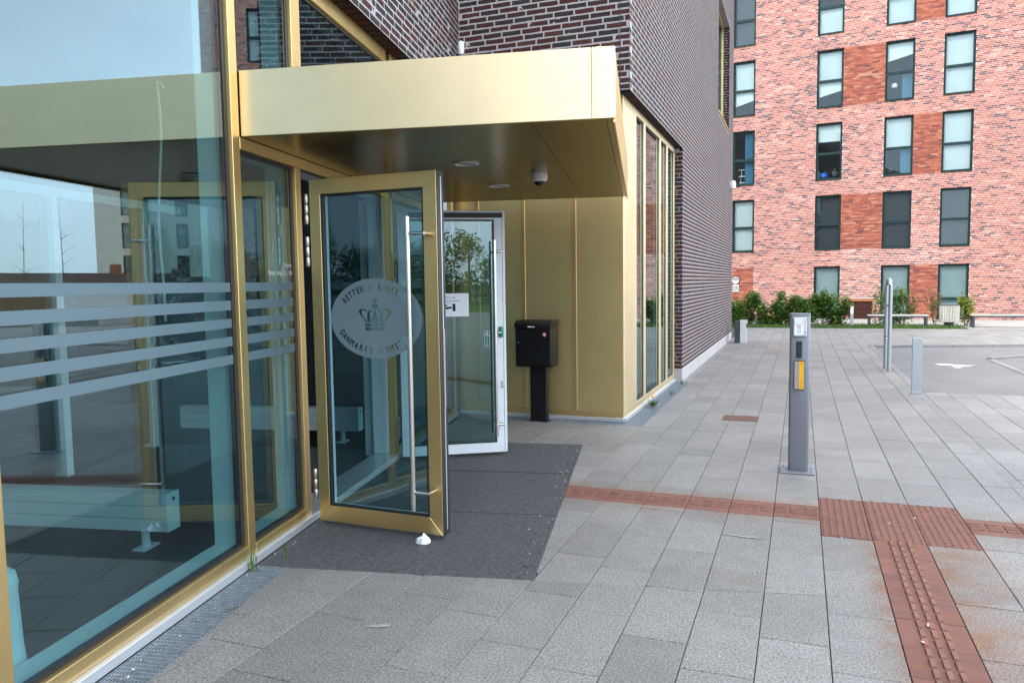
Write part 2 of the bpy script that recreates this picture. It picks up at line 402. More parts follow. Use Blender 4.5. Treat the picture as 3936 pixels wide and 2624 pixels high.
def lay_bricks(parts, limit=300, hidden=None, var=5, stuff_name='brickwork'):
    """parts: list of (field, parent).  The bricks that show largest are objects, the rest one 'stuff' mesh per parent."""
    allb = []
    for (f, par) in parts:
        for it in f.items: allb.append((f.weight(it, hidden), f, it, par))
    allb.sort(key=lambda t: -t[0])
    cache = {}; rest = {}
    for i, (w, f, it, par) in enumerate(allb):
        if i < limit and w > 0:
            full = it[2] > .2
            key = (f.mat, f.h, f.depth, i % var, full)
            if key not in cache: cache[key] = brick_mesh('brick', f.mat, .228 if full else .1, f.h, f.depth, i)
            p = f.world(it); L0 = .228 if full else .1
            m4 = Matrix.Identity(4)
            xa = f.d*math.cos(it[5]) + f.up*math.sin(it[5]); za = f.up*math.cos(it[5]) - f.d*math.sin(it[5])
            for k in range(3): m4[k][0], m4[k][1], m4[k][2], m4[k][3] = xa[k]*it[2]/L0, -f.n[k], za[k], p[k]
            shared('brick', cache[key], par, m4)
        else:
            rest.setdefault((par.name, f.mat), (par, f, []))[2].append((f, it))
    for (pn, mat), (par, f0, lst) in rest.items():
        b = M()
        for (f, it) in lst:
            p = f.world(it); hx = f.d*(it[2]/2); hz = f.up*(f.h/2); bk = f.n*-f.depth
            k = it[4]*.014*f.h/.055; j = it[5]*.6
            v = [p-hx-hz*(1-k), p+hx-hz*(1+j), p+hx+hz*(1-j), p-hx+hz]
            v += [q+bk for q in v]
            b.add(v, [(0,1,2,3),(0,4,5,1),(1,5,6,2),(2,6,7,3),(3,7,4,0)], max(it[4], .001))
        stuff(b.build(stuff_name, mat, par))

# ================================================================== THE GROUND
g = M(); g.add([(-900, -900, -.16), (900, -900, -.16), (900, 1200, -.16), (-900, 1200, -.16)], [(0, 1, 2, 3)])
structure(g.build('ground', 'ground'))

COLW, COL0 = .3005, -.157
MAT_U0, MAT_U1, MAT_V = 4.02, 7.56, -.588
X_ROAD = 1.68
def far_kerb_y(x): return 20.25 + max(0, x-1.7)*.31
pav = M()
pav.add([(-6, 1.5, -.012), (1.56, 1.5, -.012), (1.56, 27.2, -.012), (-6, 27.2, -.012)], [(0, 1, 2, 3)])
pav.add([(1.56, 1.5, -.012), (8, 1.5, -.012), (8, 12.1, -.012), (1.56, 12.1, -.012)], [(0, 1, 2, 3)])
pav.add([(1.56, 20.35, -.012), (8, far_kerb_y(8)+.12, -.012), (8, 27.2, -.012), (1.56, 27.2, -.012)], [(0, 1, 2, 3)])
pavement = structure(pav.build('pavement', 'joint_bed'))
op = M()
op.add([(-6, -40, -.004), (60, -40, -.004), (60, 1.5, -.004), (-6, 1.5, -.004)], [(0, 1, 2, 3)])
op.add([(8, 1.5, -.004), (60, 1.5, -.004), (60, 12.1, -.004), (8, 12.1, -.004)], [(0, 1, 2, 3)])
op.add([(8, far_kerb_y(8)+.12, -.004), (60, far_kerb_y(8)+10, -.004), (60, 33, -.004), (8, 33, -.004)], [(0, 1, 2, 3)])
structure(op.build('outer_pavement', 'slab_far'))

def clip(poly, nx, ny, c):            # keep nx*x+ny*y <= c
    out = []
    for i in range(len(poly)):
        a, b = poly[i], poly[(i+1) % len(poly)]
        da, db = nx*a[0]+ny*a[1]-c, nx*b[0]+ny*b[1]-c
        if da <= 0: out.append(a)
        if da*db < 0:
            t = da/(da-db); out.append((a[0]+(b[0]-a[0])*t, a[1]+(b[1]-a[1])*t))
    return out
gu, hv = (GU.x, GU.y), (HV.x, HV.y)
JT = .0021
REG = [  # convex regions that carry slabs: lists of half planes nx*x+ny*y<=c
    [(gu[0], gu[1], MAT_U0-JT), (-hv[0], -hv[1], 2.03), (1, 0, 1.55)],
    [(-gu[0], -gu[1], -MAT_U0), (gu[0], gu[1], MAT_U1), (-hv[0], -hv[1], -MAT_V-JT), (1, 0, 1.55), (0, 1, 8.41)],
    [(-gu[0], -gu[1], -MAT_U1-JT), (0, 1, 8.405), (1, 0, 1.55), (-hv[0], -hv[1], 2.2)],
    [(0, -1, -8.41), (-1, 0, 1.655), (1, 0, 1.55), (0, 1, 12.40), (-gu[0], -gu[1], -MAT_U1)],
    [(0, -1, -12.403), (-1, 0, 1.775), (1, 0, 1.55), (0, 1, 27.2)],
    [(-1, 0, -1.55), (0, 1, 12.10)],
    [(-1, 0, -1.55), (.31/1.047, -1/1.047, (-20.42+1.7*.31)/1.047), (0, 1, 27.2)],
]
joints = {0: 3.541, -1: 3.739, 1: 3.913, -3: 3.551, -4: 4.894, -5: 3.341, -2: 3.36, 2: 3.75, 3: 4.23, 4: 3.95}
rg = random.Random(5)
def tactile_cut(k):
    if 1 <= k <= 3:
        c = [(5.125, 6.02)]
        if k == 2: c = [(0, 6.02)]
        return c
    return [(5.435, 5.78)]
slabs = []
for k in range(int((-4.6-COL0)/COLW), int((8-COL0)/COLW)):
    x0, x1 = COL0+k*COLW, COL0+(k+1)*COLW
    off = joints.get(k, [3.4, 3.8, 3.6, 3.5, 3.95, 3.7][k % 6] + rg.uniform(-.06, .06)) % .6
    y = off
    while y < 27.3:
        ya, yb = y, y+.6; y += .6
        if yb < 1.5: continue
        segs = [(ya, yb)]
        for (c, e) in tactile_cut(k):
            ns = []
            for (p, q) in segs:
                if q <= c or p >= e: ns.append((p, q)); continue
                if p < c: ns.append((p, c))
                if q > e: ns.append((e, q))
            segs = ns
        for (p, q) in segs:
            if q-p < .04: continue
            base = [(x0+JT, p+JT), (x1-JT, p+JT), (x1-JT, q-JT), (x0+JT, q-JT)]
            for rgn in REG:
                pl = base
                for (nx, ny, c) in rgn:
                    pl = clip(pl, nx, ny, c)
                    if len(pl) < 3: break
                if len(pl) < 3: continue
                ar = abs(sum(pl[i][0]*pl[(i+1) % len(pl)][1]-pl[(i+1) % len(pl)][0]*pl[i][1] for i in range(len(pl))))/2
                if ar < .0015: continue
                slabs.append((pl, ar, k))
def slab_add(mb, pl, z, rnd):
    cx = sum(p[0] for p in pl)/len(pl); cy = sum(p[1] for p in pl)/len(pl); n = len(pl)
    ins = .0025
    def inn(p):
        dx, dy = cx-p[0], cy-p[1]; d = math.hypot(dx, dy) or 1
        return (p[0]+dx/d*ins*1.4, p[1]+dy/d*ins*1.4)
    v = [(*inn(p), z) for p in pl] + [(p[0], p[1], z-.0025) for p in pl] + [(p[0], p[1], -.03) for p in pl]
    f = [tuple(range(n))] + [(i, i+n, (i+1) % n+n, (i+1) % n) for i in range(n)] + [(i+n, i+2*n, (i+1) % n+2*n, (i+1) % n+n) for i in range(n)]
    mb.add(v, f, rnd)
wl = []
for (pl, ar, k) in slabs:
    c = (sum(p[0] for p in pl)/len(pl), sum(p[1] for p in pl)/len(pl), 0)
    x, y, z = project(c)
    w = ar*CAM_H/(z**3) if (-.03 < x < 1.03 and -.03 < y < 1.05 and z > .3) else 0
    wl.append((w, pl))
wl.sort(key=lambda t: -t[0])
rest = M(); rs = random.Random(9)
for i, (w, pl) in enumerate(wl):
    zj = rs.uniform(-.0012, .0012)
    if i < 300 and w > 0:
        m = M(); slab_add(m, pl, zj, 0.); m.build('paving_slab', 'slab', pavement)
    else: slab_add(rest, pl, zj, rs.random()*.98+.01)
stuff(rest.build('far_paving_slabs', 'slab', pavement))

# tactile paving
def bar(mb, xc, yc, lx, ly, h=.0085):
    n = .004
    v = [(xc-lx, yc-ly, 0), (xc+lx, yc-ly, 0), (xc+lx, yc+ly, 0), (xc-lx, yc+ly, 0), (xc-lx+n, yc-ly+n, h), (xc+lx-n, yc-ly+n, h), (xc+lx-n, yc+ly-n, h), (xc-lx+n, yc+ly-n, h)]
    mb.add(v, [(4, 5, 6, 7), (0, 1, 5, 4), (1, 2, 6, 5), (2, 3, 7, 6), (3, 0, 4, 7)])
def tactile_tile(x0, x1, y0, y1, kind, z=0.0):
    m = M(); pl = clip([(x0+.002, y0+.002), (x1-.002, y0+.002), (x1-.002, y1-.002), (x0+.002, y1-.002)], -hv[0], -hv[1], -MAT_V-JT)
    if x0 < -1.6: x0 = -1.66
    slab_add(m, pl, z, 0)
    t = m.build('tactile_tile', 'tactile', pavement)
    b = M()
    if kind == 'ns':
        for fx in (.33, .5, .665):
            for j in range(3): bar(b, x0+(x1-x0)*fx, y0+(y1-y0)*(j+.5)/3, .0135, (y1-y0)/6-.008)
    elif kind == 'ew':
        for fy in (.33, .5, .665):
            for j in range(3): bar(b, x0+(x1-x0)*(j+.5)/3, y0+(y1-y0)*fy, (x1-x0)/6-.010, .0135)
    else:
        nx, ny = 7, max(4, round((y1-y0)/.052))
        for i in range(nx):
            for j in range(ny):
                cx = x0+(x1-x0)*(i+.5)/nx; cy = y0+(y1-y0)*(j+.5)/ny + (.25*(y1-y0)/ny if i % 2 else -.25*(y1-y0)/ny)
                vs = []
                for (r, zz) in ((.0110, 0), (.0072, .0066)):
                    for q in range(6): vs.append((cx+r*math.cos(q*math.pi/3), cy+r*math.sin(q*math.pi/3), zz))
                b.add(vs, [(q, (q+1) % 6, 6+(q+1) % 6, 6+q) for q in range(6)] + [tuple(range(6, 12))])
    o = b.build('studs' if kind == 'dome' else 'ridges', 'tactile_bar', t)
    o.location = (0, 0, z+.0005)
    return t
xs = [COL0+k*COLW for k in range(-8, 12)]
for k in range(-6, 1):
    x0, x1 = COL0+k*COLW, COL0+(k+1)*COLW
    if k == -6: continue
    tactile_tile(-1.76 if k == -5 else x0, x1, 5.435, 5.78, 'ew', rs.uniform(-.001, .001))
for k in (4, 5, 6, 7, 8):
    tactile_tile(COL0+k*COLW, COL0+(k+1)*COLW, 5.435, 5.78, 'ew', rs.uniform(-.001, .001))
for k in (1, 2, 3):
    tactile_tile(COL0+k*COLW, COL0+(k+1)*COLW, 5.435, 6.02, 'dome', rs.uniform(-.0015, .0015))
    tactile_tile(COL0+k*COLW, COL0+(k+1)*COLW, 5.125, 5.435, 'dome', rs.uniform(-.0015, .0015))
y = 5.125
while y > 1.6:
    tactile_tile(COL0+2*COLW, COL0+3*COLW, y-.292, y, 'ns', rs.uniform(-.001, .001)); y -= .292

# asphalt bay with a gentle ramp at the near side
ro = M()
ys = [12.1, 12.6, 13.4, 20.2]; zs = [-.004, -.025, -.06, -.06]
def asp(x, i):
    if i == 3: return (x, far_kerb_y(x)+.02, -.06)
    return (x, ys[i], zs[i])
xsr = [1.60, 4, 8, 60]
for a in range(3):
    for i in range(3):
        ro.add([asp(xsr[a], i), asp(xsr[a+1], i), asp(xsr[a+1], i+1), asp(xsr[a], i+1)], [(0, 1, 2, 3)])
structure(ro.build('asphalt_road', 'asphalt'))
kerb = empty('kerb', 'pale granite kerb stones edging the asphalt bay', 'kerb', (1.62, 12.4, 0))
def kerb_run(p0, p1, w, z0, z1, step, parent):
    p0, p1 = Vector((*p0, 0)), Vector((*p1, 0)); d = (p1-p0); L = d.length; d.normalize(); nn = Vector((-d.y, d.x, 0))
    n = max(1, round(L/step))
    for i in range(n):
        a, b = L*i/n+.003, L*(i+1)/n-.003
        m = M(); m.box(a, b, 0, w, z0, z1+random.uniform(-.002, .002))
        m.build('kerb_stone', 'granite', parent, Frame(p0, d, nn), bevel=.006, seg=1)
kerb_run((1.67, 12.5), (1.67, 20.15), .12, -.15, .004, .95, kerb)
kerb_run((1.62, 20.25), (8, far_kerb_y(8)), .12, -.15, .006, .95, kerb)
kerb2 = empty('kerb', 'granite kerb with a pointed tip out in the asphalt at the right edge', 'kerb', (3.66, 17.8, -.06))
kerb_run((3.66, 17.8), (6.2, 20.2), .12, -.15, -.01, .9, kerb2)
kerb_run((3.75, 13.2), (3.70, 17.82), .12, -.15, -.045, .9, kerb2)
arrow = M(); ap = [(2.47, 16.742), (2.638, 16.782), (2.864, 16.648), (2.992, 16.546), (3.169, 16.72), (2.968, 16.411), (2.866, 16.31), (2.793, 16.091), (2.703, 16.119), (2.726, 16.483), (2.544, 16.492)]
arrow.add([(p[0], p[1], -.056) for p in ap], [tuple(range(len(ap)))])
tag(arrow.build('road_marking', 'road_paint'), 'worn white painted arrow on the asphalt', 'road marking')

# planting strip in front of the brick flats
lw = M(); lw.add([(-9, 27.2, .0), (5.0, 27.25, .0), (4.6, 28.5, .01), (-9, 28.5, .01)], [(0, 1, 2, 3)])
structure(lw.build('lawn', 'lawn'))
gv = M(); gv.add([(-9, 28.5, .01), (4.6, 28.5, .01), (5.0, 27.25, .0), (12, 27.6, .0), (12, 34, .01), (-9, 35, .01)], [(0, 1, 2, 3, 4, 5)])
structure(gv.build('gravel_path', 'gravel'))
gb = M(); rg = random.Random(3)
for i in range(9000):
    x = rg.uniform(-3.4, 5.0); y = rg.uniform(27.2, 28.5)
    if x > 3.2 and rg.random() < (x-3.2)/2.2: continue
    a = rg.uniform(0, 6.28); h = rg.uniform(.05, .14); w = .012; dx, dy = math.cos(a)*w, math.sin(a)*w; lx, ly = rg.uniform(-.05, .05), rg.uniform(-.05, .05)
    gb.add([(x-dx, y-dy, 0), (x+dx, y+dy, 0), (x+lx, y+ly, h)], [(0, 1, 2)], rg.random())
stuff(gb.build('grass', 'grass_blade'), 'short green grass along the foot of the hedge', 'grass')

# ================================================================== THE COURTHOUSE (dark brick, gold metal, glass entrance)
court = empty('brick_building', 'dark brick building with gold metal cladding and a glazed entrance', 'building', (-2.0, 8.6, 0))
TOPZ = 11.0
LZ = 3.735                           # underside of the brick
XF = -1.785                          # right facade
YF = 8.42                            # face above the canopy
VB = -2.13                           # brick above the glass wall
core = M()
core.box(-12, XF-.009, 12.43, 21.8, .2, TOPZ)                               # solid part beyond the glass corner (window niche cut below)
# right wall core is rebuilt with its niche
core = M()
def wallquad(mb, o, d, n, L, Hh, holes, t=.0):
    """flat wall face with rectangular holes, as a grid of quads"""
    xs = sorted(set([0, L]+[min(max(v, 0), L) for h in holes for v in h[:2]])); zs = sorted(set([0, Hh]+[min(max(v, 0), Hh) for h in holes for v in h[2:]]))
    for i in range(len(xs)-1):
        for j in range(len(zs)-1):
            cx, cz = (xs[i]+xs[i+1])/2, (zs[j]+zs[j+1])/2
            if any(h[0] < cx < h[1] and h[2] < cz < h[3] for h in holes): continue
            P = lambda a, b: Vector(o)+Vector(d)*a+ZZ*b+Vector(n)*t
            mb.add([P(xs[i], zs[j]), P(xs[i+1], zs[j]), P(xs[i+1], zs[j+1]), P(xs[i], zs[j+1])], [(0, 1, 2, 3)])
RB = -.0014                           # mortar recess
X1, Y1 = Vector((1, 0, 0)), Vector((0, 1, 0))
niche = (17.85-YF, 20.55-YF, 5.38, 8.05)
r_holes = [(0, 12.42-YF, 0, LZ), niche]
rw = M(); wallquad(rw, (XF, YF, 0), Y1, X1, 21.8-YF, TOPZ, r_holes+[(12.42-YF, 21.8-YF, 0, .205)], -.0005)
rw.add([(XF+RB, 21.8, .2), (-12, 21.8, .2), (-12, 21.8, TOPZ), (XF+RB, 21.8, TOPZ)], [(0, 1, 2, 3)])
rw.add([(XF+RB, YF, TOPZ), (XF+RB, 21.8, TOPZ), (-12, 21.8, TOPZ), (-12, YF, TOPZ)], [(0, 1, 2, 3)])
side_wall = rw.build('side_wall', 'light_mortar', court)
fwm = M(); XL = -3.832
wallquad(fwm, (XL, YF, LZ), X1, -Y1, XF-.007-XL, TOPZ-LZ, [], RB)
front_wall = fwm.build('front_wall', 'light_mortar', court)
lwm = M()
UJ = 9.003
wallquad(lwm, EU(-14, VB, LZ), GU, HV, UJ+14, TOPZ-LZ, [], RB)
lwm.add([EU(-14, VB, TOPZ), EU(UJ, VB, TOPZ), EU(UJ, -12, TOPZ), EU(-14, -12, TOPZ)], [(0, 1, 2, 3)])
lwm.add([EU(-14, VB, 0), EU(-14, VB, TOPZ), EU(-14, -12, TOPZ), EU(-14, -12, 0)], [(0, 1, 2, 3)])
lwm.add([EU(-14, -12, 0), EU(UJ, -12, 0), EU(UJ, -12, TOPZ), EU(-14, -12, TOPZ)], [(0, 1, 2, 3)])
left_wall = lwm.build('entrance_wall', 'light_mortar', court)
jw = M(); jw.add([(XF-.005, 12.42+.009, .2), (-2.0, 12.42+.009, .2), (-2.0, 12.42+.009, LZ), (XF-.005, 12.42+.009, LZ)], [(0, 1, 2, 3)])
# soffits under the brick (recessed bed the soffit bricks hang from)
jw.add([(XF, YF, LZ+.012), (XF, 12.45, LZ+.012), (-2.1, 12.45, LZ+.012), (-2.1, YF, LZ+.012)], [(0, 1, 2, 3)])
jw.add([(XL, YF, LZ+.012), (XF-.2, YF, LZ+.012), (XF-.2, YF+.35, LZ+.012), (XL, YF+.35, LZ+.012)], [(0, 1, 2, 3)])
jw.add([EU(-14, VB, LZ+.012), EU(UJ, VB, LZ+.012), EU(UJ, -2.45, LZ+.012), EU(-14, -2.45, LZ+.012)], [(0, 1, 2, 3)])
# niche jambs, head and floor
ny0, ny1, nz0, nz1 = 17.85, 20.55, 5.38, 8.05
for q in ([(XF-.01, ny1+.006, nz0), (-2.02, ny1+.006, nz0), (-2.02, ny1+.006, nz1), (XF-.01, ny1+.006, nz1)], [(XF-.01, ny0, nz0), (-2.02, ny0, nz0), (-2.02, ny0, nz1), (XF-.01, ny0, nz1)],
          [(XF-.01, ny0, nz1), (-2.02, ny0, nz1), (-2.02, ny1, nz1), (XF-.01, ny1, nz1)]):
    jw.add(q, [(0, 1, 2, 3)])
jambs = jw.build('reveal', 'light_mortar', court)
F_front = Field((XL, YF, LZ), X1, -Y1, XF-XL+.0072, 2.6, 'dark_brick', depth=.108, seed=2, first=-.05)
F_right = Field((XF, YF+.118, .205), Y1, X1, 21.8-YF-.118, 9.3, 'dark_brick', holes=[(-.2, 12.42-YF-.118, -1, LZ-.205), (niche[0]-.118, niche[1]-.118, niche[2]-.205, niche[3]-.205)], depth=.05, seed=3, joint=.0155, proud=.0003)
F_left = Field(EU(3.4, VB, LZ), GU, HV, UJ-3.4, 2.2, 'dark_brick', depth=.05, seed=4, first=-.1)
F_jamb = Field((-2.0, 12.42, .205), X1, -Y1, .213, LZ-.205, 'dark_brick', depth=.06, seed=6, first=-.02)
F_niche = Field((-2.0, ny1, nz0), X1, -Y1, .213, nz1-nz0, 'dark_brick', depth=.05, seed=7)
F_soff1 = Field((XF-.002, YF+.12, LZ), Y1, -ZZ, 12.42-YF-.12, .20, 'dark_brick', bl=.0667*2, ch=.2, depth=.05, seed=8, up=-X1)
F_soff2 = Field(EU(3.4, VB-.002, LZ), GU, -ZZ, UJ-3.4, .20, 'dark_brick', bl=.0667*2, ch=.2, depth=.05, seed=9, up=-HV)
F_soff3 = Field((XL, YF+.118, LZ), X1, -ZZ, XF-XL-.21, .2, 'dark_brick', bl=.1333, ch=.2, depth=.05, seed=10, up=Y1)
def behind_canopy(x, y):
    X, Y = x*2352, y*1568
    return 548 < X < 1416 and Y > 165-.0613*(X-550)
lay_bricks([(F_front, front_wall), (F_left, left_wall), (F_right, side_wall), (F_jamb, side_wall), (F_niche, side_wall), (F_soff1, jambs), (F_soff2, jambs), (F_soff3, jambs)], 300, behind_canopy)
mj = M(); mj.box(-1.897, -1.889, YF-.004, YF+.02, LZ, 6.3); mj.build('movement_joint', 'dark_metal', court)
# plinth
for i in range(6):
    a, b = 12.42+(21.8-12.42)*i/6+.003, 12.42+(21.8-12.42)*(i+1)/6-.003
    m = M(); m.box(-2.05, XF+.004, a, b, -.1, .204); m.build('plinth_block', 'light_mortar', court, bevel=.006, seg=1)
# dark masonry body that keeps light out
body = M(); body.box(-12, -2.06, 12.5, 21.7, .0, TOPZ-.1); body.box(-12, -2.2, 9.2, 12.49, 3.8, TOPZ-.12)
body.build('building_core', 'dark_brick_far', court)
# niche window
nw = M(); nw.box(-2.0, -1.93, ny0, ny0+.07, nz0+.05, nz1); nw.box(-2.0, -1.93, ny1-.07, ny1-.005, nz0+.05, nz1); nw.box(-2.0, -1.93, ny0+.07, ny1-.07, nz1-.07, nz1); nw.box(-2.0, -1.93, ny0+.07, ny1-.07, nz0+.05, nz0+.12)
nwo = nw.build('niche_window', 'gold', court)
m = M(); m.box(-1.975, -1.955, ny0+.07, ny1-.07, nz0+.12, nz1-.07); m.build('pane', 'facade_glass', nwo)
m = M(); m.box(-2.02, XF+.03, ny0-.03, ny1+.03, nz0+.01, nz0+.045); m.build('sill', 'gold', nwo)

# ---- gold clad recess wall facing the entrance
YG = 8.63
gw = M(); gw.box(-4.3, -1.935, YG+.03, YG+.2, .06, 3.75); gold_core = gw.build('recess_wall', 'gold_panel', court)
pan_edges = [-4.02, -3.72, -3.125, -2.488, -1.918]
for i in range(4):
    a, b = pan_edges[i], pan_edges[i+1]
    m = M(); m.box(a+.004, b-(.004 if i < 3 else -.011), YG, YG+.03, .105, 3.74); m.build('cladding_panel', 'gold_panel', court, bevel=.003, seg=1)
    if i < 3:
        m = M(); m.box(b-.030, b+.022, YG-.010, YG-.001, .115, 3.74); m.build('cover_strip', 'gold', court, bevel=.002, seg=1)
m = M(); m.box(-4.0, -1.912, YG-.008, YG+.03, .045, .104); m.build('base_flashing', 'gold', court, bevel=.002, seg=1)
m = M(); m.box(-4.0, -1.90, YG-.03, YG+.03, .0, .044); m.build('base_strip', 'light_alu', court, bevel=.003, seg=1)
# ---- strip windows on the right facade
XW = -1.905
sw = empty if False else None
def smull(y0, y1, nm='mullion'):
    m = M(); m.box(XW-.16, XW, y0, y1, .085, LZ-.0); return m
strip = M(); strip.box(XW-.10, XW, YF+.215, 12.425, .05, .125); strip.box(XW-.10, XW, YF+.215, 12.425, LZ-.085, LZ-.002)
for (a, b) in ((9.285, 9.365), (9.86, 9.96), (11.02, 11.12), (11.62, 11.72), (12.32, 12.42)):
    strip.box(XW-.10, XW+.001, a, b, .125, LZ-.085)
stripo = strip.build('window_wall', 'gold_lit', court, bevel=.003, seg=1)
m = M(); m.box(XW-.06, XW, YG+.031, 9.285, .126, LZ-.086); m.build('corner_panel', 'gold_lit', court, bevel=.003, seg=1)
for (a, b) in ((9.365, 9.86), (9.96, 11.02), (11.12, 11.62), (11.72, 12.32)):
    m = M(); m.box(XW-.045, XW-.025, a+.012, b-.012, .137, LZ-.097); m.build('strip_pane', 'facade_glass', stripo)
    m = M(); m.box(XW-.055, XW-.018, a, a+.012, .125, LZ-.085); m.box(XW-.055, XW-.018, b-.012, b, .125, LZ-.085); m.box(XW-.055, XW-.018, a, b, .125, .137); m.box(XW-.055, XW-.018, a, b, LZ-.097, LZ-.085)
    m.build('gasket', 'black_rubber', stripo)
m = M(); m.box(XW-.10, XW+.03, YG-.02, 12.42, .0, .049); m.build('base_strip', 'light_alu', court, bevel=.003, seg=1)
m = M(); m.box(-6.5, -2.25, YG+.25, 12.4, .0, .02); m.build('office_floor', 'interior_floor', court)
m = M(); m.box(-6.5, -6.4, YG+.25, 12.4, .02, 3.8); m.box(-6.5, -2.1, 12.44, 12.5, .02, 3.8); m.build('office_wall', 'interior_wall', court)
# grating strip along it
def grating(name, frame, x0, x1, y0, y1, px, py, w, parent=None, mat='grate', h=.02):
    m = M(); n = max(1, int((x1-x0)/px))
    for i in range(n+1):
        x = x0+i*(x1-x0)/n; m.box(x-w/2, x+w/2, y0, y1, -h-.002, -.001, skip=(0,))
    k = max(1, int((y1-y0)/py))
    for j in range(k+1):
        y = y0+j*(y1-y0)/k; m.box(x0, x1, y-w/2, y+w/2, -h-.002, -.0022, skip=(0,))
    return m.build(name, mat, parent, frame)
dg = empty('drain_grating', 'narrow steel drain grating along the gold framed windows of the side facade', 'grating', (-1.77, 8.5, 0))
stuff(grating('bars', WF, -1.87, -1.665, 8.415, 12.40, .011, .033, .003, dg))
m = M(); m.box(-1.664, -1.658, 8.41, 12.40, -.03, .001); m.box(-1.876, -1.664, 8.405, 8.412, -.03, .001); m.build('edge_frame', 'grate', dg)
m = M(); m.box(-1.875, -1.664, 8.41, 12.40, -.06, -.028); m.build('pit', 'mat_pit', dg)
dg2 = empty('drain_grating', 'narrow steel drain grating at the foot of the gold cladding behind the mailbox', 'grating', (-2.8, 8.5, 0))
stuff(grating('bars', WF, -4.0, -1.88, 8.415, 8.598, .033, .011, .003, dg2))
m = M(); m.box(-4.0, -1.88, 8.41, 8.6, -.06, -.028); m.build('pit', 'mat_pit', dg2)

# ---- entrance glass wall
VG0, VG1 = -2.27, -2.49              # outer face, inner face of the frames
VGL = -2.30
ent = M()
def frame_piece(name, u0, u1, z0, z1, out=VG0, parent=court):
    m = M(); m.box(u0, u1, -2.335, out, z0, z1); o = m.build(name, 'gold', parent, EF, bevel=.003, seg=1)
    m = M(); m.box(u0, u1, VG1, -2.336, z0, z1); m.build('inner_profile', 'white_metal', o, EF, bevel=.003, seg=1)
    return o
UM = [(2.245, 2.333), (4.017, 4.098), (4.800, 4.878), (6.72, 6.80), (9.12, 9.22)]
frame_piece('mullion', 2.245, 2.333, .052, LZ-.11); frame_piece('mullion', 4.017, 4.098, .052, LZ-.11)
frame_piece('mullion', 4.800, 4.878, .052, 2.418); frame_piece('mullion', 6.72, 6.80, .052, 2.418); frame_piece('mullion', 9.05, 9.13, .052, LZ-.11)
frame_piece('mullion', 4.812, 4.945, 2.86, LZ-.11); frame_piece('mullion', 6.72, 6.84, 2.86, LZ-.11)
frame_piece('mullion', .30, .38, .052, LZ-.11)
for (a, b) in ((.38, 2.245), (2.333, 4.017), (4.098, 4.80), (6.80, 9.05)):
    frame_piece('sill_profile', a+.001, b-.001, .052, .128 if a < 2.3 else (.118 if a < 4 else .105))
    m = M(); 
for (a, b) in ((.38, 2.245), (2.333, 4.017), (4.098, 4.812), (4.945, 6.72), (6.84, 9.05)):
    frame_piece('head_profile', a+.001, b-.001, LZ-.115, LZ+.004)
frame_piece('transom', 4.099, 6.719, 2.419, 2.489); frame_piece('transom', 6.801, 9.049, 2.419, 2.489)
m = M(); m.box(-10, 9.1, -2.49, -2.24, .0, .051); m.build('base_strip', 'light_alu', court, EF, bevel=.004, seg=1)
panes = []
def pane(u0, u1, z0, z1, name='pane'):
    m = M(); m.box(u0+.012, u1-.012, VGL-.024, VGL, z0+.012, z1-.012); o = m.build(name, 'facade_glass', court, EF)
    m = M(); m.box(u0, u0+.02, VGL-.03, VGL+.006, z0, z1); m.box(u1-.036, u1, VGL-.03, VGL+.006, z0, z1); m.box(u0+.02, u1-.036, VGL-.03, VGL+.006, z0, z0+.022); m.box(u0+.02, u1-.036, VGL-.03, VGL+.006, z1-.02, z1)
    m.build('gasket', 'black_rubber', o, EF); return o
p0 = pane(.38, 2.245, .128, LZ-.115); p1 = pane(2.333, 4.017, .118, LZ-.115); p2 = pane(4.098, 4.80, .105, 2.419)
pane(4.098, 4.812, 2.865, LZ-.115); pane(4.945, 6.72, 2.865, LZ-.115); pane(6.80, 9.05, .105, 2.419); pane(6.84, 9.05, 2.865, LZ-.115)
for (pp, u0, u1) in ((p0, .402, 2.207), (p1, 2.355, 3.979), (p2, 4.120, 4.762)):
    for (a, b) in ((1.604, 1.656), (1.500, 1.554), (1.400, 1.452), (1.297, 1.350), (1.194, 1.247)):
        m = M(); m.box(u0, u1, VGL+.001, VGL+.0016, a, b); m.build('frosted_stripe', 'frosted_film', pp, EF)
xt = GU; tvp = VGL+.0012
flat_text('opening_hours_lettering', 'Åbningstider:', .040, 'lamp_white', p2, EU(4.760, tvp, 1.757), GU, ZZ, 'RIGHT', .62)
flat_text('opening_hours_lettering', 'Mandag - fredag  8.30 - 15.00', .042, 'lamp_white', p2, EU(4.760, tvp, 1.704), GU, ZZ, 'RIGHT', .66)

# ---- the canopy
can = M(); can.box(4.125, 7.87, -2.26, -.150, 2.505, 2.845)
canopy = can.build('canopy', 'gold_panel', court, EF)
m = M(); m.box(4.110, 4.124, -2.268, -.2615, 2.492, 2.861); m.build('fascia_panel', 'gold_lit', canopy, EF, bevel=.002, seg=1)
m = M(); m.box(4.110, 4.124, -.2585, -.136, 2.492, 2.861); m.build('fascia_panel', 'gold_lit', canopy, EF, bevel=.002, seg=1)
m = M(); m.box(4.105, 4.1095, -.236, -.206, 2.492, 2.861); m.build('cover_strip', 'gold_lit', canopy, EF, bevel=.001, seg=1)
m = M(); m.box(4.126, 7.88, -.149, -.138, 2.470, 2.861); m.build('end_panel', 'gold', canopy, EF, bevel=.002, seg=1)
m = M(); m.box(7.871, 7.882, -2.26, -.150, 2.492, 2.861); m.build('fascia_panel', 'gold_lit', canopy, EF, bevel=.002, seg=1)
m = M(); m.box(4.126, 7.87, -2.26, -.150, 2.846, 2.862); m.build('top_sheet', 'gold_panel', canopy, EF)
sv = [-2.262, -1.63, -1.007, -.585, -.185, -.151]
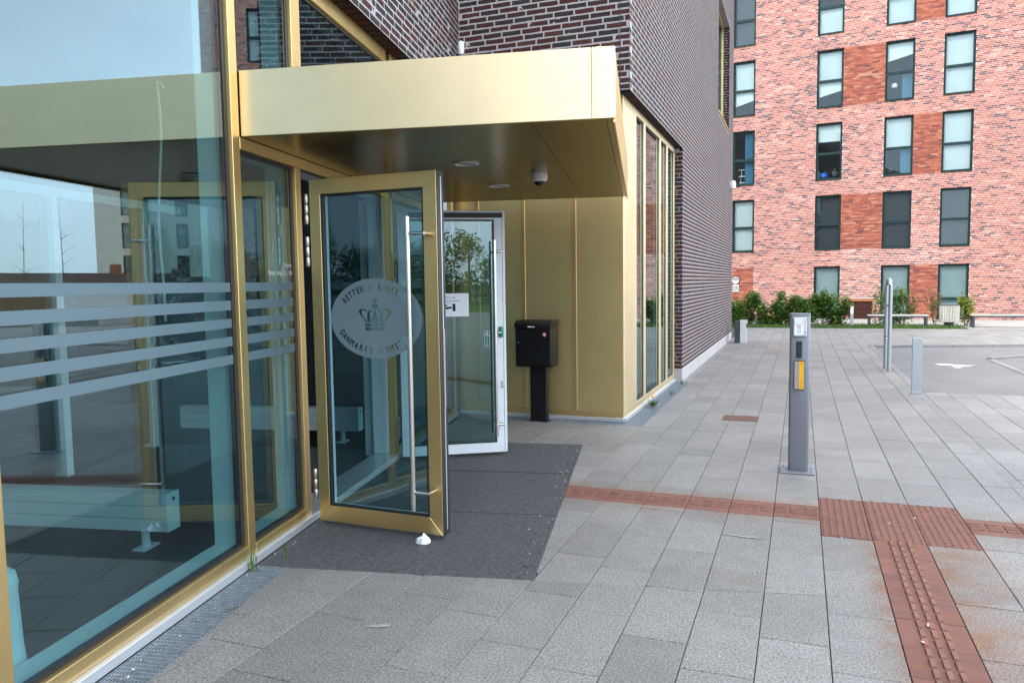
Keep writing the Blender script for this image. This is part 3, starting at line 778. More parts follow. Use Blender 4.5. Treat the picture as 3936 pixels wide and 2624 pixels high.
for i in range(5):
    m = M(); m.box(4.126, 7.868, sv[i]+.0015, sv[i+1]-.0015, 2.490, 2.504); m.build('soffit_panel', 'gold_shaded', canopy, EF)
def downlight(u, v):
    m = M(); c = EU(u, v, 0)
    m.lathe([(.092, 2.4885), (.092, 2.482), (.078, 2.480), (.076, 2.488)], (c.x, c.y, 0)); o = m.build('downlight', 'lamp_white', canopy, smooth=True)
    m = M(); m.lathe([(.076, 2.4884), (.076, 2.4858)], (c.x, c.y, 0)); m.build('reflector', 'reflector', o)
downlight(5.377, -1.237); downlight(6.656, -1.240)
# camera dome under the canopy
c = EU(5.98, -.79, 0)
cd_ = empty('security_camera', 'white dome security camera under the gold canopy', 'security camera', (c.x, c.y, 2.40))
m = M(); m.lathe([(.062, 2.489), (.064, 2.47), (.064, 2.445), (.058, 2.425), (.045, 2.42)], (c.x, c.y, 0)); m.build('housing', 'lamp_white', cd_, smooth=True)
m = M(); m.lathe([(.045, 2.4205), (.042, 2.408), (.030, 2.395), (.012, 2.388)], (c.x, c.y, 0)); m.build('dome', 'lens', cd_, smooth=True)

# ---- doors
def leaf_frame(hinge, ang, flip=1):
    d = GU*math.sin(ang) + HV*math.cos(ang)
    n = -(GU*math.cos(ang) - HV*math.sin(ang))          # towards the street side that faces the camera
    return Frame(hinge, d, n)
def mitred(parent, fr, W, z0, z1, gx0, gx1, gz0, gz1, y0, y1, mat, nm):
    o = [(0, z0), (W, z0), (W, z1), (0, z1)]; i = [(gx0, gz0), (gx1, gz0), (gx1, gz1), (gx0, gz1)]
    for k, name in enumerate((nm+'_bottom_rail', nm+'_stile', nm+'_top_rail', nm+'_stile')):
        j = (k+1) % 4; g2 = .0006
        m = M(); m.prism([o[k], o[j], i[j], i[k]], y0, y1, 'y'); m.build(name, mat, parent, fr, bevel=.0022, seg=1)
def hinge_set(parent, fr, zlist, y, x=-.022, r=.0145):
    for (a, b) in zlist:
        h = None
        for q in range(3):
            z0 = a+(b-a)*q/3+.002; z1 = a+(b-a)*(q+1)/3-.002
            m = M(); m.lathe([(r*.9, z0), (r, z0+.003), (r, z1-.003), (r*.9, z1)], (x, y, 0), 14)
            o = m.build('hinge' if q == 0 else 'knuckle', 'hinge_steel', parent if q == 0 else h, fr, smooth=True)
            if q == 0: h = o
def pull_handle(parent, fr, x, y, z0, z1, mx, mz, off=.075, sgn=1):
    m = M(); m.tube([(x, y+sgn*off, z0), (x, y+sgn*off, z1)], .0165, 16); h = m.build('pull_handle', 'steel', parent, fr, smooth=True)
    for z in mz:
        m = M(); m.tube([(x+.008, y+sgn*off, z), (mx, y+sgn*off*.92, z), ], .0115, 12); m.tube([(mx-.004, y+sgn*off*.92, z), (mx-.004, y, z)], .0115, 12); m.build('mount', 'steel', h, fr, smooth=True)
# near leaf: its outer gold face looks at the camera
ang1 = math.atan2(4.583-4.803, -1.249+2.180)
F1 = leaf_frame(EU(4.803, -2.180, 0), ang1)
DZ0, DZ1 = .030, 2.333; DW = .957
dn_ = M(); dn_.box(.02, DW-.004, -.048, -.0345, DZ0+.004, DZ1-.004)
def ring(x0, x1, z0, z1, gx0, gx1, gz0, gz1, y0, y1):
    m = M(); m.box(x0, gx0, y0, y1, z0, z1); m.box(gx1, x1, y0, y1, z0, z1); m.box(gx0, gx1, y0, y1, z0, gz0); m.box(gx0, gx1, y0, y1, gz1, z1); return m
door1 = ring(.004, DW-.004, DZ0+.004, DZ1-.004, .09, .86, .146, 2.227, -.052, -.0355).build('door', 'black_rubber', court, F1)
door1['label'] = 'near gold framed door leaf standing open with a crest on its glass'
mitred(door1, F1, DW, DZ0, DZ1, .086, .862, .140, 2.233, -.035, 0, 'gold', 'outer')
mitred(door1, F1, DW, DZ0, DZ1, .086, .862, .140, 2.233, -.086, -.0525, 'white_metal', 'inner')
m = M(); m.box(.088, .860, -.050, -.026, .142, 2.231); pane1 = m.build('pane', 'door_glass', door1, F1)
m = ring(.0862, .8618, .1402, 2.2328, .098, .850, .152, 2.221, -.0255, -.006); m.build('gasket', 'black_rubber', door1, F1)
hinge_set(door1, F1, ((1.758, 1.961), (2.039, 2.243), (.176, .387)), .002)
pull_handle(door1, F1, .790, .0, .198, 2.050, .905, (.316, 1.944))
m = M(); m.box(DW+.0005, DW+.004, -.087, -.004, DZ0, DZ1); m.build('edge_gasket', 'black_rubber', door1, F1)
m = M(); m.box(DW+.0042, DW+.006, -.056, -.047, .06, 2.30); m.build('edge_strip', 'light_alu', door1, F1)
m = M(); m.box(DW+.0045, DW+.007, -.066, -.044, .85, 1.35); m.build('lock_plate', 'steel', door1, F1)
# crest film: ellipse with letters and crown cut out of it
ELA, ELB, ECX, ECZ = .350, .262, .478, 1.413
polys = []
def char_polys(ch, size):
    cu = bpy.data.curves.new('c', 'FONT'); cu.body = ch; cu.size = size; cu.align_x = 'CENTER'
    o = bpy.data.objects.new('c', cu); COL.objects.link(o)
    dg_ = bpy.context.evaluated_depsgraph_get()
    c2 = o.evaluated_get(dg_).to_curve(dg_)
    res = []
    for sp_ in c2.splines:
        pts = sp_.bezier_points; n = len(pts); pl = []
        for i in range(n):
            a, b = pts[i], pts[(i+1) % n]
            for k in range(3):
                t = k/3; q = a.co*(1-t)**3 + a.handle_right*3*t*(1-t)**2 + b.handle_left*3*t*t*(1-t) + b.co*t**3
                pl.append((q.x, q.y))
        res.append(pl)
    bpy.data.objects.remove(o); bpy.data.curves.remove(cu)
    def area(p): return sum(p[i][0]*p[(i+1) % len(p)][1]-p[(i+1) % len(p)][0]*p[i][1] for i in range(len(p)))/2
    sg = 1 if area(max(res, key=lambda p: abs(area(p)))) > 0 else -1
    out = []
    for p in res:
        q = [v for i, v in enumerate(p) if math.hypot(v[0]-p[i-1][0], v[1]-p[i-1][1]) > 1e-5]; n = len(q); o2 = []
        for i in range(n):
            ax, ay = q[i][0]-q[i-1][0], q[i][1]-q[i-1][1]; bx, by = q[(i+1) % n][0]-q[i][0], q[(i+1) % n][1]-q[i][1]
            la, lb2 = math.hypot(ax, ay) or 1, math.hypot(bx, by) or 1
            nx, ny = (ay/la+by/lb2)/2, -(ax/la+bx/lb2)/2
            o2.append((q[i][0]+nx*sg*.0021, q[i][1]+ny*sg*.0021))
        out.append(o2)
    return out
def arc_text(s, size, a0, a1, ra, rb, top):
    n = len(s)
    for i, ch in enumerate(s):
        if ch == ' ': continue
        t = R(a0+(a1-a0)*i/(n-1))
        cx, cz = ECX+ra*math.cos(t), ECZ+rb*math.sin(t)
        nx, nz = math.cos(t)/ra, math.sin(t)/rb; l = math.hypot(nx, nz); nx, nz = nx/l, nz/l
        if not top: nx, nz = -nx, -nz
        tx, tz = nz, -nx
        for pl in char_polys(ch, size):
            polys.append([(cx+tx*p[0]*.74+nx*p[1]*1.1, cz+tz*p[0]*.74+nz*p[1]*1.1) for p in pl])
arc_text('RETTEN I ROSKILDE', .055, 146, 34, .268, .185, True)
arc_text('DANMARKS DOMSTOLE', .055, 207, 333, .312, .230, False)
def blob(pts):
    n = len(pts); ar = sum(pts[i][0]*pts[(i+1) % n][1]-pts[(i+1) % n][0]*pts[i][1] for i in range(n)); sg = 1 if ar > 0 else -1; o2 = []
    for i in range(n):
        ax, az = pts[i][0]-pts[i-1][0], pts[i][1]-pts[i-1][1]; bx, bz = pts[(i+1) % n][0]-pts[i][0], pts[(i+1) % n][1]-pts[i][1]
        la, lb2 = math.hypot(ax, az) or 1, math.hypot(bx, bz) or 1
        o2.append((pts[i][0]+(az/la+bz/lb2)/2*sg*.0012, pts[i][1]-(ax/la+bx/lb2)/2*sg*.0012))
    polys.append([(ECX-.004+x*1.22, ECZ+.028+z) for (x, z) in o2])
def circ(cx, cz, r, n=12): return [(cx+r*math.cos(k*2*math.pi/n), cz+r*math.sin(k*2*math.pi/n)) for k in range(n)]
blob([(-.062, -.105), (.062, -.105), (.062, -.083), (-.062, -.083)])
blob([(-.066, -.078), (.066, -.078), (.066, -.060), (-.066, -.060)])
blob(circ(0, .050, .020))
blob([(-.005, .073), (.005, .073), (.005, .085), (.022, .082), (.022, .094), (.006, .092), (.007, .106), (-.007, .106), (-.006, .092), (-.022, .094), (-.022, .082), (-.005, .085)])
blob([(-.030, -.057), (.030, -.057), (.018, -.046), (.026, -.030), (.014, -.012), (.006, .008), (.008, .028), (-.008, .028), (-.006, .008), (-.014, -.012), (-.026, -.030), (-.018, -.046)])
def arch(s, x0, x1, zt, w):
    outer = [(x0, -.055), (x0-.034, -.005), (x0-.046, .018), (x0-.034, .034), (x0-.012, .036), (x0+.006, .026)]
    inner = [(x0+.004, .016), (x0-.012, .025), (x0-.028, .022), (x0-.032, .012), (x0-.020, -.010), (x0+.013, -.055)]
    blob([(s*p[0], p[1]) for p in outer+inner])
arch(1, -.056, 0, 0, 0); arch(-1, -.056, 0, 0, 0)
for s_ in (1, -1):
    blob([(s_*x, z) for (x, z) in [(-.040, -.055), (-.050, -.020), (-.046, .012), (-.030, .030), (-.011, .022), (-.012, .012), (-.028, .018), (-.036, .006), (-.030, -.016), (-.030, -.050)]])
cu = bpy.data.curves.new('film', 'CURVE'); cu.dimensions = '2D'; cu.fill_mode = 'BOTH'
for pl in [[(ECX+ELA*math.cos(k*math.pi/36), ECZ+ELB*math.sin(k*math.pi/36)) for k in range(72)]] + polys:
    sp_ = cu.splines.new('POLY'); sp_.points.add(len(pl)-1); sp_.use_cyclic_u = True
    for q, p in zip(sp_.points, pl): q.co = (p[0], p[1], 0, 1)
co = bpy.data.objects.new('film', cu); COL.objects.link(co)
dgp = bpy.context.evaluated_depsgraph_get(); me = bpy.data.meshes.new_from_object(co.evaluated_get(dgp))
bpy.data.objects.remove(co); bpy.data.curves.remove(cu)
for v in me.vertices: v.co = F1((v.co.x, -.0252, v.co.y))
me.materials.clear(); me.materials.append(MATS['crest_film']); me.name = 'crest_film'
cf = obj('crest_film', me, pane1); cf['label'] = 'frosted oval with a crown and lettering cut out of it'

# far leaf: its white inner face looks at the camera
ang2 = math.atan2(7.037-6.695, -1.265+2.19)
hin2 = EU(6.690, -2.195, 0); LW2 = (EU(7.037, -1.265, 0)-hin2).length
F2 = leaf_frame(hin2, ang2)
door2 = ring(.004, LW2-.004, DZ0+.004, 2.302, .09, LW2-.095, .130, 2.215, -.052, -.0355).build('door', 'black_rubber', court, F2)
door2['label'] = 'far door leaf standing open with its white inner face showing'
mitred(door2, F2, LW2, DZ0, 2.306, .086, LW2-.100, .122, 2.223, -.035, 0, 'white_metal', 'inner')
mitred(door2, F2, LW2, DZ0, 2.306, .086, LW2-.100, .122, 2.223, -.086, -.0525, 'gold', 'outer')
m = M(); m.box(.088, LW2-.102, -.050, -.026, .124, 2.221); pane2 = m.build('pane', 'door_glass', door2, F2)
m = ring(.0862, LW2-.1002, .1222, 2.2228, .098, LW2-.112, .134, 2.211, -.0255, -.006); m.build('gasket', 'black_rubber', door2, F2)
pull_handle(door2, F2, LW2-.112, .0, .192, 2.030, LW2-.045, (.307, 1.928))
pull_handle(door2, F2, LW2-.112, -.086, .192, 2.030, LW2-.045, (.307, 1.928), sgn=-1)
m = M(); m.box(.10, LW2-.02, .0005, .010, 2.240, 2.285); m.build('closer_channel', 'black_rubber', door2, F2, bevel=.004)
m = M(); m.box(LW2-.066, LW2-.030, .0, .030, 1.125, 1.225); m.build('thumb_turn_cover', 'green_plastic', door2, F2, bevel=.010, seg=3, smooth=True)
m = M(); m.tube([(LW2-.05, .025, 1.17), (LW2-.085, .032, 1.17)], .006, 8); m.build('thumb_turn', 'steel', door2, F2)
m = M(); m.box(LW2-.048, LW2-.026, .0, .010, .645, .715); m.build('lock_plate', 'steel', door2, F2, bevel=.008, seg=2)
m = M(); m.box(LW2-.026, LW2-.0225, -.0002, .0006, .04, 2.30); m.build('seam', 'dark_metal', door2, F2)
hinge_set(door2, F2, ((1.60, 1.95), (.18, .40)), -.088)
# push sign on the glass
sx0, sx1, sz0, sz1 = LW2-.202, LW2-.152, 1.035, 1.186
m = M(); m.box(sx0, sx1, -.0258, -.0250, sz0, sz1); ps = m.build('push_sign', 'paper', pane2, F2)
m = M(); m.box(sx0+.004, sx1-.004, -.0249, -.0244, sz0+.004, sz1-.046); m.box(sx0+.004, sx1-.004, -.0249, -.0244, sz1-.042, sz1-.004); m.build('sign_field', 'sign_green', pane2, F2)
for i, ch in enumerate('SKUB'):
    flat_text('sign_letter', ch, .026, 'paper', pane2, F2(((sx0+sx1)/2, -.0242, sz1-.070-i*.0235)), F2.x, ZZ, 'CENTER')
run = M()
for poly in ([(.018, .026), (.026, .030), (.030, .018), (.022, .014)], [(.022, .015), (.030, .018), (.034, .008), (.038, .006), (.036, .003), (.030, .005)], [(.023, .016), (.017, .010), (.010, .009), (.010, .006), (.020, .007), (.027, .013)], [(.019, .025), (.010, .020), (.011, .017), (.020, .020)], circ(.030, .035, .0042, 8)):
    run.add([(sx0+.001+p[0], -.0242, sz1-.044+p[1]) for p in poly], [tuple(range(len(poly)))])
run.build('running_figure', 'paper', pane2, F2)
# paper notice taped to the glass
px1 = LW2-.345; px0 = px1-.297; pz0, pz1 = 1.328, 1.543
m = M(); m.box(px0, px1, -.0255, -.0248, pz0, pz1)
note = tag(m.build('paper_notice', 'paper', None, F2), 'white paper notice with a pointing hand taped to the far door glass', 'notice')
flat_text('notice_text', 'Er døren låst -', .024, 'ink', note, F2(((px0+px1)/2-.03, -.0245, pz1-.046)), F2.x, ZZ, 'CENTER', 1.05)
flat_text('notice_text', 'Tryk på kontakten', .024, 'ink', note, F2(((px0+px1)/2-.03, -.0245, pz1-.075)), F2.x, ZZ, 'CENTER', 1.05)
hd = M()
def hp(pts): hd.add([(px1-.272+(p[0]-270)/(675-235)*.262+.0, -.0245, pz1-(p[1]-218)/(628-218)*.215) for p in pts], [tuple(range(len(pts)))])
hp([(470, 400), (514, 400), (518, 532), (470, 532)]); hp([(335, 430), (360, 410), (395, 432), (370, 448)]); hp([(330, 465), (350, 460), (460, 450), (460, 482), (410, 490), (375, 502), (340, 485)])
hp([(276, 398), (385, 378), (386, 382), (276, 402)]); hp([(385, 378), (450, 402), (448, 407), (384, 383)]); hp([(276, 400), (350, 412), (350, 416), (276, 404)])
hd.build('pointing_hand', 'ink', note, F2)
for (cx, cz) in ((px1-.02, pz1), (px1, pz0+.016), (px1-.02, pz0), (px1, pz1-.016)):
    m = M(); m.box(cx-.016, cx+.016, -.0252, -.0247, cz-.010, cz+.010)

# ---- recessed entrance mat and grating along the glass
emat = empty('entrance_mat', 'dark steel mesh entrance mat in front of the open doors', 'mat', EU(5.8, -1.4, 0))
stuff(grating('mesh_bars', EF, 4.028, 7.552, -2.232, -.596, .033, .0165, .0062, emat, 'mat_bar', .018))
m = M(); m.box(4.022, 7.558, -2.236, -.590, -.06, -.021); m.build('pit', 'mat_pit', emat, EF)
m = M(); m.box(4.021, 4.026, -2.02, -.590, -.03, .0005); m.box(7.554, 7.559, -2.236, -.590, -.03, .0005); m.box(4.026, 7.554, -.5945, -.589, -.03, .0005); m.build('edge_frame', 'mat_bar', emat, EF)
for u in (5.20, 6.38):
    m = M(); m.box(u-.004, u+.004, -2.23, -.596, -.02, -.0005); m.build('joint', 'mat_pit', emat, EF)
dg3 = empty('drain_grating', 'bluish steel drain grating running along the foot of the large glass pane', 'grating', EU(3, -2.13, 0))
stuff(grating('bars', EF, .5, 4.018, -2.234, -2.035, .031, .0165, .0055, dg3))
m = M(); m.box(.5, 4.02, -2.238, -2.032, -.06, -.026); m.build('pit', 'mat_pit', dg3, EF)

# ---- vestibule behind the glass
m = M(); m.box(-6, 9.1, -9, -2.492, -.05, .002); m.build('lobby_floor', 'interior_floor', court, EF)
m = M(); m.box(-6, 9.1, -9.1, -9.0, 0, 3.9); m.box(-6.1, -6, -9, -2.3, 0, 3.9); m.box(9.1, 9.2, -9, -2.5, 0, 3.9); m.build('lobby_wall', 'interior_wall', court, EF)
m = M(); m.box(-6, 9.1, -9, -2.34, 3.86, 3.9); m.build('lobby_ceiling', 'interior_ceiling', court, EF)
im = M()
for i in range(70):
    u = 4.72+i*.034; im.box(u, u+.020, -4.9, -2.56, .002, .010)
stuff(im.build('lobby_mat', 'mat_bar', court, EF))
pw_ = M()
for (u, v) in ((4.62, -5.0), (7.0, -5.0), (5.8, -5.0)): pw_.box(u-.04, u+.04, v-.06, v+.06, .002, 2.5)
pw_.box(4.2, 7.6, -5.06, -4.94, 2.42, 2.5)
pw_.build('inner_door_frame', 'white_metal', court, EF)
m = M(); m.box(4.66, 5.76, -5.01, -4.99, .05, 2.42); m.box(5.84, 6.96, -5.01, -4.99, .05, 2.42); m.build('inner_glazing', 'door_glass', court, EF)
m = M(); m.box(6.80, 6.86, -2.60, -2.30, .002, 2.41); m.build('door_jamb', 'white_metal', court, EF, bevel=.004)
m = M(); m.box(4.88, 6.72, -2.36, -2.246, .001, .018); m.build('threshold', 'light_alu', court, EF, bevel=.003, seg=1)
def convector(u, v0, v1, label, rot=1):
    e = empty('radiator_bench', label, 'radiator', EU(u, v1, 0), 'low radiators inside the lobby')
    for i in range(3):
        m = M(); m.box(u, u+.125, v0, v1-.006, .128+i*.080, .128+i*.080+.076); m.build('casing_board', 'white_metal', e, EF, bevel=.003, seg=1)
    m = M(); m.box(u-.002, u+.127, v1-.006, v1, .126, .368); ec = m.build('end_cap', 'white_metal', e, EF, bevel=.004, seg=1)
    m = M(); m.tube([(u+.065, v1-.002, .325), (u+.065, v1+.004, .325)], .012, 12); m.build('vent_hole', 'dark_metal', ec, EF)
    for v in (v1-.20, v1-1.5):
        if v < v0: continue
        m = M(); m.tube([(u+.06, v, .012), (u+.06, v, .13)], .026, 14); f = m.build('foot', 'white_metal', e, EF, smooth=True)
        m = M(); m.box(u-.02, u+.14, v-.045, v+.045, .002, .014); m.build('foot_plate', 'white_metal', f, EF, bevel=.003, seg=1)
convector(4.15, -4.9, -2.88, 'long low white radiator bench behind the large glass pane')
convector(7.36, -4.9, -2.88, 'low white radiator bench seen through the open gold door')
# white bin by the left frame
c = EU(2.60, -2.63, 0)
m = M(); m.lathe([(.105, .003), (.118, .02), (.120, .10), (.112, .17), (.108, .30), (.104, .40), (.108, .43), (.100, .47), (.07, .495), (.03, .50)], (c.x, c.y, 0), 28)
tag(m.build('white_bin', 'white_metal', smooth=True), 'white plastic bin standing inside the glass at the left edge', 'bin')
# hanging cord
cd2 = M(); pts = []
for i in range(25):
    t = i/24; z = 2.92-1.5*t; pts.append(EU(4.43-.045*t+.012*math.sin(t*9), -3.0+.01*math.sin(t*7), z))
pts = [EU(4.50, -3.0, 2.90), EU(4.475, -3.0, 2.922), EU(4.45, -3.0, 2.925)] + pts
cd2.tube(pts, .008, 8); tag(cd2.build('hanging_cord', 'cream', smooth=True), 'thin white cord hanging behind the large glass pane', 'cord')

# ---- small devices on the brick
c = EU(8.965, VB+.03, 4.40)
wsn = empty('wall_sensor', 'small white rounded sensor in the brick corner above the canopy', 'sensor', c)
m = M(); m.lathe([(.012, -.085), (.034, -.07), (.040, -.02), (.040, .045), (.030, .075), (.010, .085)], tuple(c), 18); m.build('housing', 'lamp_white', wsn, smooth=True)
m = M(); m.tube([c+Vector((0, 0, -.08)), c+Vector((-.03, .03, -.15))], .010, 8); m.build('bracket', 'light_alu', wsn)
wl2 = empty('wall_lamp', 'small white lamp high on the far end of the dark brick facade', 'lamp', (-1.73, 20.9, 4.1))
m = M(); m.lathe([(.03, -.11), (.07, -.09), (.075, .05), (.05, .10), (.02, .11)], (-1.70, 20.9, 4.12), 18); m.build('shade', 'lamp_white', wl2, smooth=True)
m = M(); m.box(-1.785, -1.74, 20.86, 20.94, 4.05, 4.2); m.build('bracket', 'light_alu', wl2, bevel=.004)

# ================================================================== MAILBOX
mbx = empty('mailbox', 'black metal mailbox on a post against the gold cladding', 'mailbox', (-2.89, 8.4, 0))
mx0, mx1, my0, my1 = -3.108, -2.672, 8.262, 8.535
def rbox(m, x0, x1, y0, y1, z0, z1): m.box(x0, x1, y0, y1, z0, z1)
m = M(); m.prism([(my0, .675), (my0+.02, .655), (my1, .655), (my1, 1.10), (my0, 1.115)], mx0, mx1, 'x'); m.build('body', 'black_paint', mbx, bevel=.010, seg=3, smooth=True)
m = M(); pr_ = [(my0-.022, 1.115), (my0-.016, 1.135), (my0-.006, 1.165), (my0+.03, 1.188), (my0+.10, 1.197), (my1, 1.197), (my1, 1.12), (my0-.012, 1.112)]
m.prism(pr_, mx0-.006, mx1+.006, 'x'); m.build('lid', 'black_paint', mbx, bevel=.004, seg=2, smooth=True)
m = M(); m.box(mx0+.012, mx1-.012, my0-.006, my0-.001, .69, 1.095); dr = m.build('front_door', 'black_paint', mbx, bevel=.004)
m = M(); m.tube([(mx0+.04, my0-.006, .945), (mx0+.04, my0-.013, .945)], .011, 14); m.build('lock', 'steel', dr)
m = M(); m.tube([(mx1-.075, my0-.0062, 1.037), (mx1-.075, my0-.0072, 1.037)], .024, 20); st = m.build('sticker', 'orange_print', dr)
m = M(); m.box(mx1-.086, mx1-.064, my0-.0082, my0-.0075, 1.024, 1.052); m.build('sticker_mark', 'paper', dr)
m = M(); m.box(mx1-.080, mx1-.070, my0-.0090, my0-.0085, 1.034, 1.044); m.build('sticker_dot', 'orange_print', dr)
m = M(); m.box(-2.945, -2.862, my0-.0205, my0-.019, 1.117, 1.131); m.build('label_strip', 'paper', mbx)
m = M(); m.box(-2.972, -2.772, 8.375, 8.475, .0, .66); m.build('post', 'black_paint', mbx, bevel=.008)
m = M(); m.box(-2.985, -2.760, 8.36, 8.49, .0, .008); m.build('base_plate', 'black_paint', mbx)

# ================================================================== DOOR OPENER BOLLARD
dob = empty('door_opener_post', 'grey metal door opener post with keypad and yellow push plate', 'bollard', (0, 6.80, 0))
bx0, bx1, by0, by1 = -.082, .080, 6.762, 6.872
m = M()
pl = []
for (cx, cy, a0) in ((bx1-.022, by0+.022, -90), (bx1-.022, by1-.022, 0), (bx0+.022, by1-.022, 90), (bx0+.022, by0+.022, 180)):
    for k in range(5): a = R(a0+90*k/4); pl.append((cx+.022*math.cos(a), cy+.022*math.sin(a)))
m.prism(pl, .014, 1.333, 'z'); m.build('post', 'grey_paint', dob, bevel=.004, seg=2, smooth=True)
m = M(); m.prism([(p[0]*1.02, 6.817+(p[1]-6.817)*1.03) for p in pl], 1.332, 1.345, 'z'); m.build('cap', 'grey_paint', dob, bevel=.004, seg=2, smooth=True)
m = M(); m.box(-.145, .133, 6.685, 6.905, .0, .014); bp_ = m.build('base_plate', 'grey_paint', dob, bevel=.006, seg=2)
for (x, y) in ((-.120, 6.715), (.108, 6.715), (-.120, 6.875), (.108, 6.875)):
    m = M(); m.lathe([(.012, .014), (.012, .021), (.007, .022), (.007, .030)], (x, y, 0), 6); m.build('bolt', 'zinc', bp_)
yf = by0
m = M(); m.box(-.053, .052, yf-.020, yf-.0005, 1.156, 1.312); ic = m.build('intercom_panel', 'light_alu', dob, bevel=.004)
m = M(); m.box(-.045, .028, yf-.0222, yf-.0203, 1.168, 1.250); m.build('name_card', 'paper', ic)
m = M(); m.box(-.045, .028, yf-.0222, yf-.0203, 1.256, 1.304); m.build('speaker_cover', 'lamp_white', ic, bevel=.002)
em = M()
em.add([(-.010+.016*math.cos(k*math.pi/8), yf-.0226, 1.235+.010*math.sin(k*math.pi/8)) for k in range(16)], [tuple(range(16))]); em.build('card_emblem', 'red_print', ic)
em = M(); em.add([(-.010+.0075*math.cos(k*math.pi/4), yf-.0229, 1.235+.006*math.sin(k*math.pi/4)) for k in range(8)], [tuple(range(8))]); em.build('card_emblem_centre', 'paper', ic)
em = M()
for i in range(4): em.box(-.024, .006, yf-.0226, yf-.0224, 1.214-i*.0095, 1.2165-i*.0095)
em.build('card_lines', 'dark_metal', ic)
m = M(); m.tube([(.040, yf-.020, 1.197), (.040, yf-.026, 1.197)], .006, 10); m.build('call_button', 'steel', ic)
m = M(); m.box(-.026, .018, yf-.016, yf-.0005, .976, 1.114); kp = m.build('keypad', 'black_rubber', dob, bevel=.005)
for i in range(5):
    for j in range(2):
        m = M(); m.box(-.017+j*.017, -.004+j*.017, yf-.019, yf-.0162, .988+i*.019, 1.003+i*.019); m.build('key', 'dark_metal', kp, bevel=.002, seg=1)
m = M(); m.box(-.044, .041, yf-.014, yf-.0005, .709, .953); pp_ = m.build('push_plate', 'black_rubber', dob, bevel=.003)
m = M(); m.box(-.040, -.004, yf-.020, yf-.0142, .714, .947); m.box(.0335, .038, yf-.020, yf-.0142, .714, .947); m.build('steel_pad', 'steel', pp_)
m = M(); m.box(-.0035, .033, yf-.020, yf-.0142, .714, .947); m.build('yellow_strip', 'yellow_print', pp_)
for (ch, z) in (('D', .919), ('N', .781), ('E', .754), ('R', .727)):
    flat_text('push_plate_letter', ch, .024, 'brown_ink', pp_, (.015, yf-.0204, z), (1, 0, 0), (0, 0, 1), 'CENTER')
flat_text('push_plate_letter', "'", .020, 'brown_ink', pp_, (.011, yf-.0204, .892), (1, 0, 0), (0, 0, 1), 'CENTER')
flat_text('push_plate_letter', "-", .016, 'brown_ink', pp_, (.015, yf-.0204, .806), (1, 0, 0), (0, 0, 1), 'CENTER')

# ================================================================== SMALL STREET FURNITURE
hp_ = empty('hoop_post', 'tall galvanised steel hoop post standing beside the asphalt kerb', 'post', (1.455, 14.93, 0))
HT = 1.60
pts = [(1.462, 14.70, 0), (1.462, 14.70, HT-.10)]
for k in range(1, 9):
    a = math.pi*k/9; pts.append((1.455, 14.93-.23*math.cos(a), HT-.10+.10*math.sin(a)))
pts += [(1.447, 15.16, HT-.10), (1.447, 15.16, 0)]
m = M(); m.tube(pts, .034, 12); m.build('hoop', 'zinc', hp_, smooth=True)
for z in (.58, 1.15):
    m = M(); m.tube([(1.462, 14.70, z), (1.447, 15.16, z)], .014, 8); cb = m.build('cross_bar', 'zinc', hp_)
    m = M(); m.tube([(1.41, 14.705, z), (1.50, 14.705, z)], .012, 8); m.build('bolt', 'rust_iron' if z > 1 else 'steel', cb)
tag_ = M(); tag_.box(1.478, 1.603, 11.90, 11.95, -.05, .785)
gp = empty('steel_bollard', 'low flat galvanised steel bollard at the corner of the asphalt', 'bollard', (1.54, 11.92, 0))
tag_.build('post', 'zinc', gp, bevel=.004)
m = M(); m.box(1.470, 1.611, 11.892, 11.958, .0, .030); m.build('base_sleeve', 'zinc', gp, bevel=.003)
sb = empty('steel_bin', 'brushed steel ash bin at the far corner of the dark brick facade', 'bin', (-1.44, 20.55, 0))
m = M(); m.box(-1.60, -1.46, 20.45, 20.68, .0, .585); m.build('side_panel', 'dark_metal', sb, bevel=.006)
m = M(); m.box(-1.458, -1.30, 20.43, 20.68, .0, .37); m.box(-1.458, -1.325, 20.43, 20.68, .37, .50); m.box(-1.458, -1.29, 20.43, 20.68, .50, .59); m.build('body', 'light_alu', sb, bevel=.004)
lp = empty('bollard_light', 'slim grey bollard light with white head beside the rusty louvre', 'bollard light', (1.61, 27.83, 0))
m = M(); m.box(1.56, 1.66, 27.78, 27.88, .0, .45); m.build('post', 'zinc', lp, bevel=.006)
m = M(); m.box(1.562, 1.658, 27.782, 27.878, .452, .70); m.build('diffuser', 'lamp_white', lp, bevel=.006)
def bench(x0, x1, y, label, ends=(True, True)):
    b = empty('bench', label, 'bench', ((x0+x1)/2, y, 0), 'benches in front of the flats')
    for j in range(4):
        m = M(); m.box(x0-.06, x1+.06, y-.21+j*.107, y-.21+j*.107+.098, .385, .425); m.build('seat_slat', 'grey_wood', b, bevel=.006, seg=1)
    m = M(); m.box(x0, x1, y-.20, y-.15, .34, .384); m.box(x0, x1, y+.15, y+.20, .34, .384); m.build('frame', 'dark_metal', b)
    for x in (x0, x1):
        for dy in (-.20, .15):
            m = M(); m.box(x-.03, x+.03, y+dy, y+dy+.05, 0, .339); m.build('leg', 'dark_metal', b)
bench(2.14, 3.81, 27.78, 'slatted grey bench behind the hoop post, left of the slatted litter bin')
bench(5.18, 7.1, 28.05, 'slatted grey bench at the right edge, right of the slatted litter bin')
lb = empty('litter_bin', 'round litter bin of grey wooden slats between the two benches', 'litter bin', (4.49, 27.85, 0))
for k in range(24):
    a = 2*math.pi*k/24; c = Vector((4.49+.275*math.cos(a), 27.85+.275*math.sin(a), 0))
    m = M(); m.box(-.031, .031, -.010, .010, .20, .72); m.build('slat', 'grey_wood', lb, Frame(c, (-math.sin(a), math.cos(a), 0), (math.cos(a), math.sin(a), 0)))
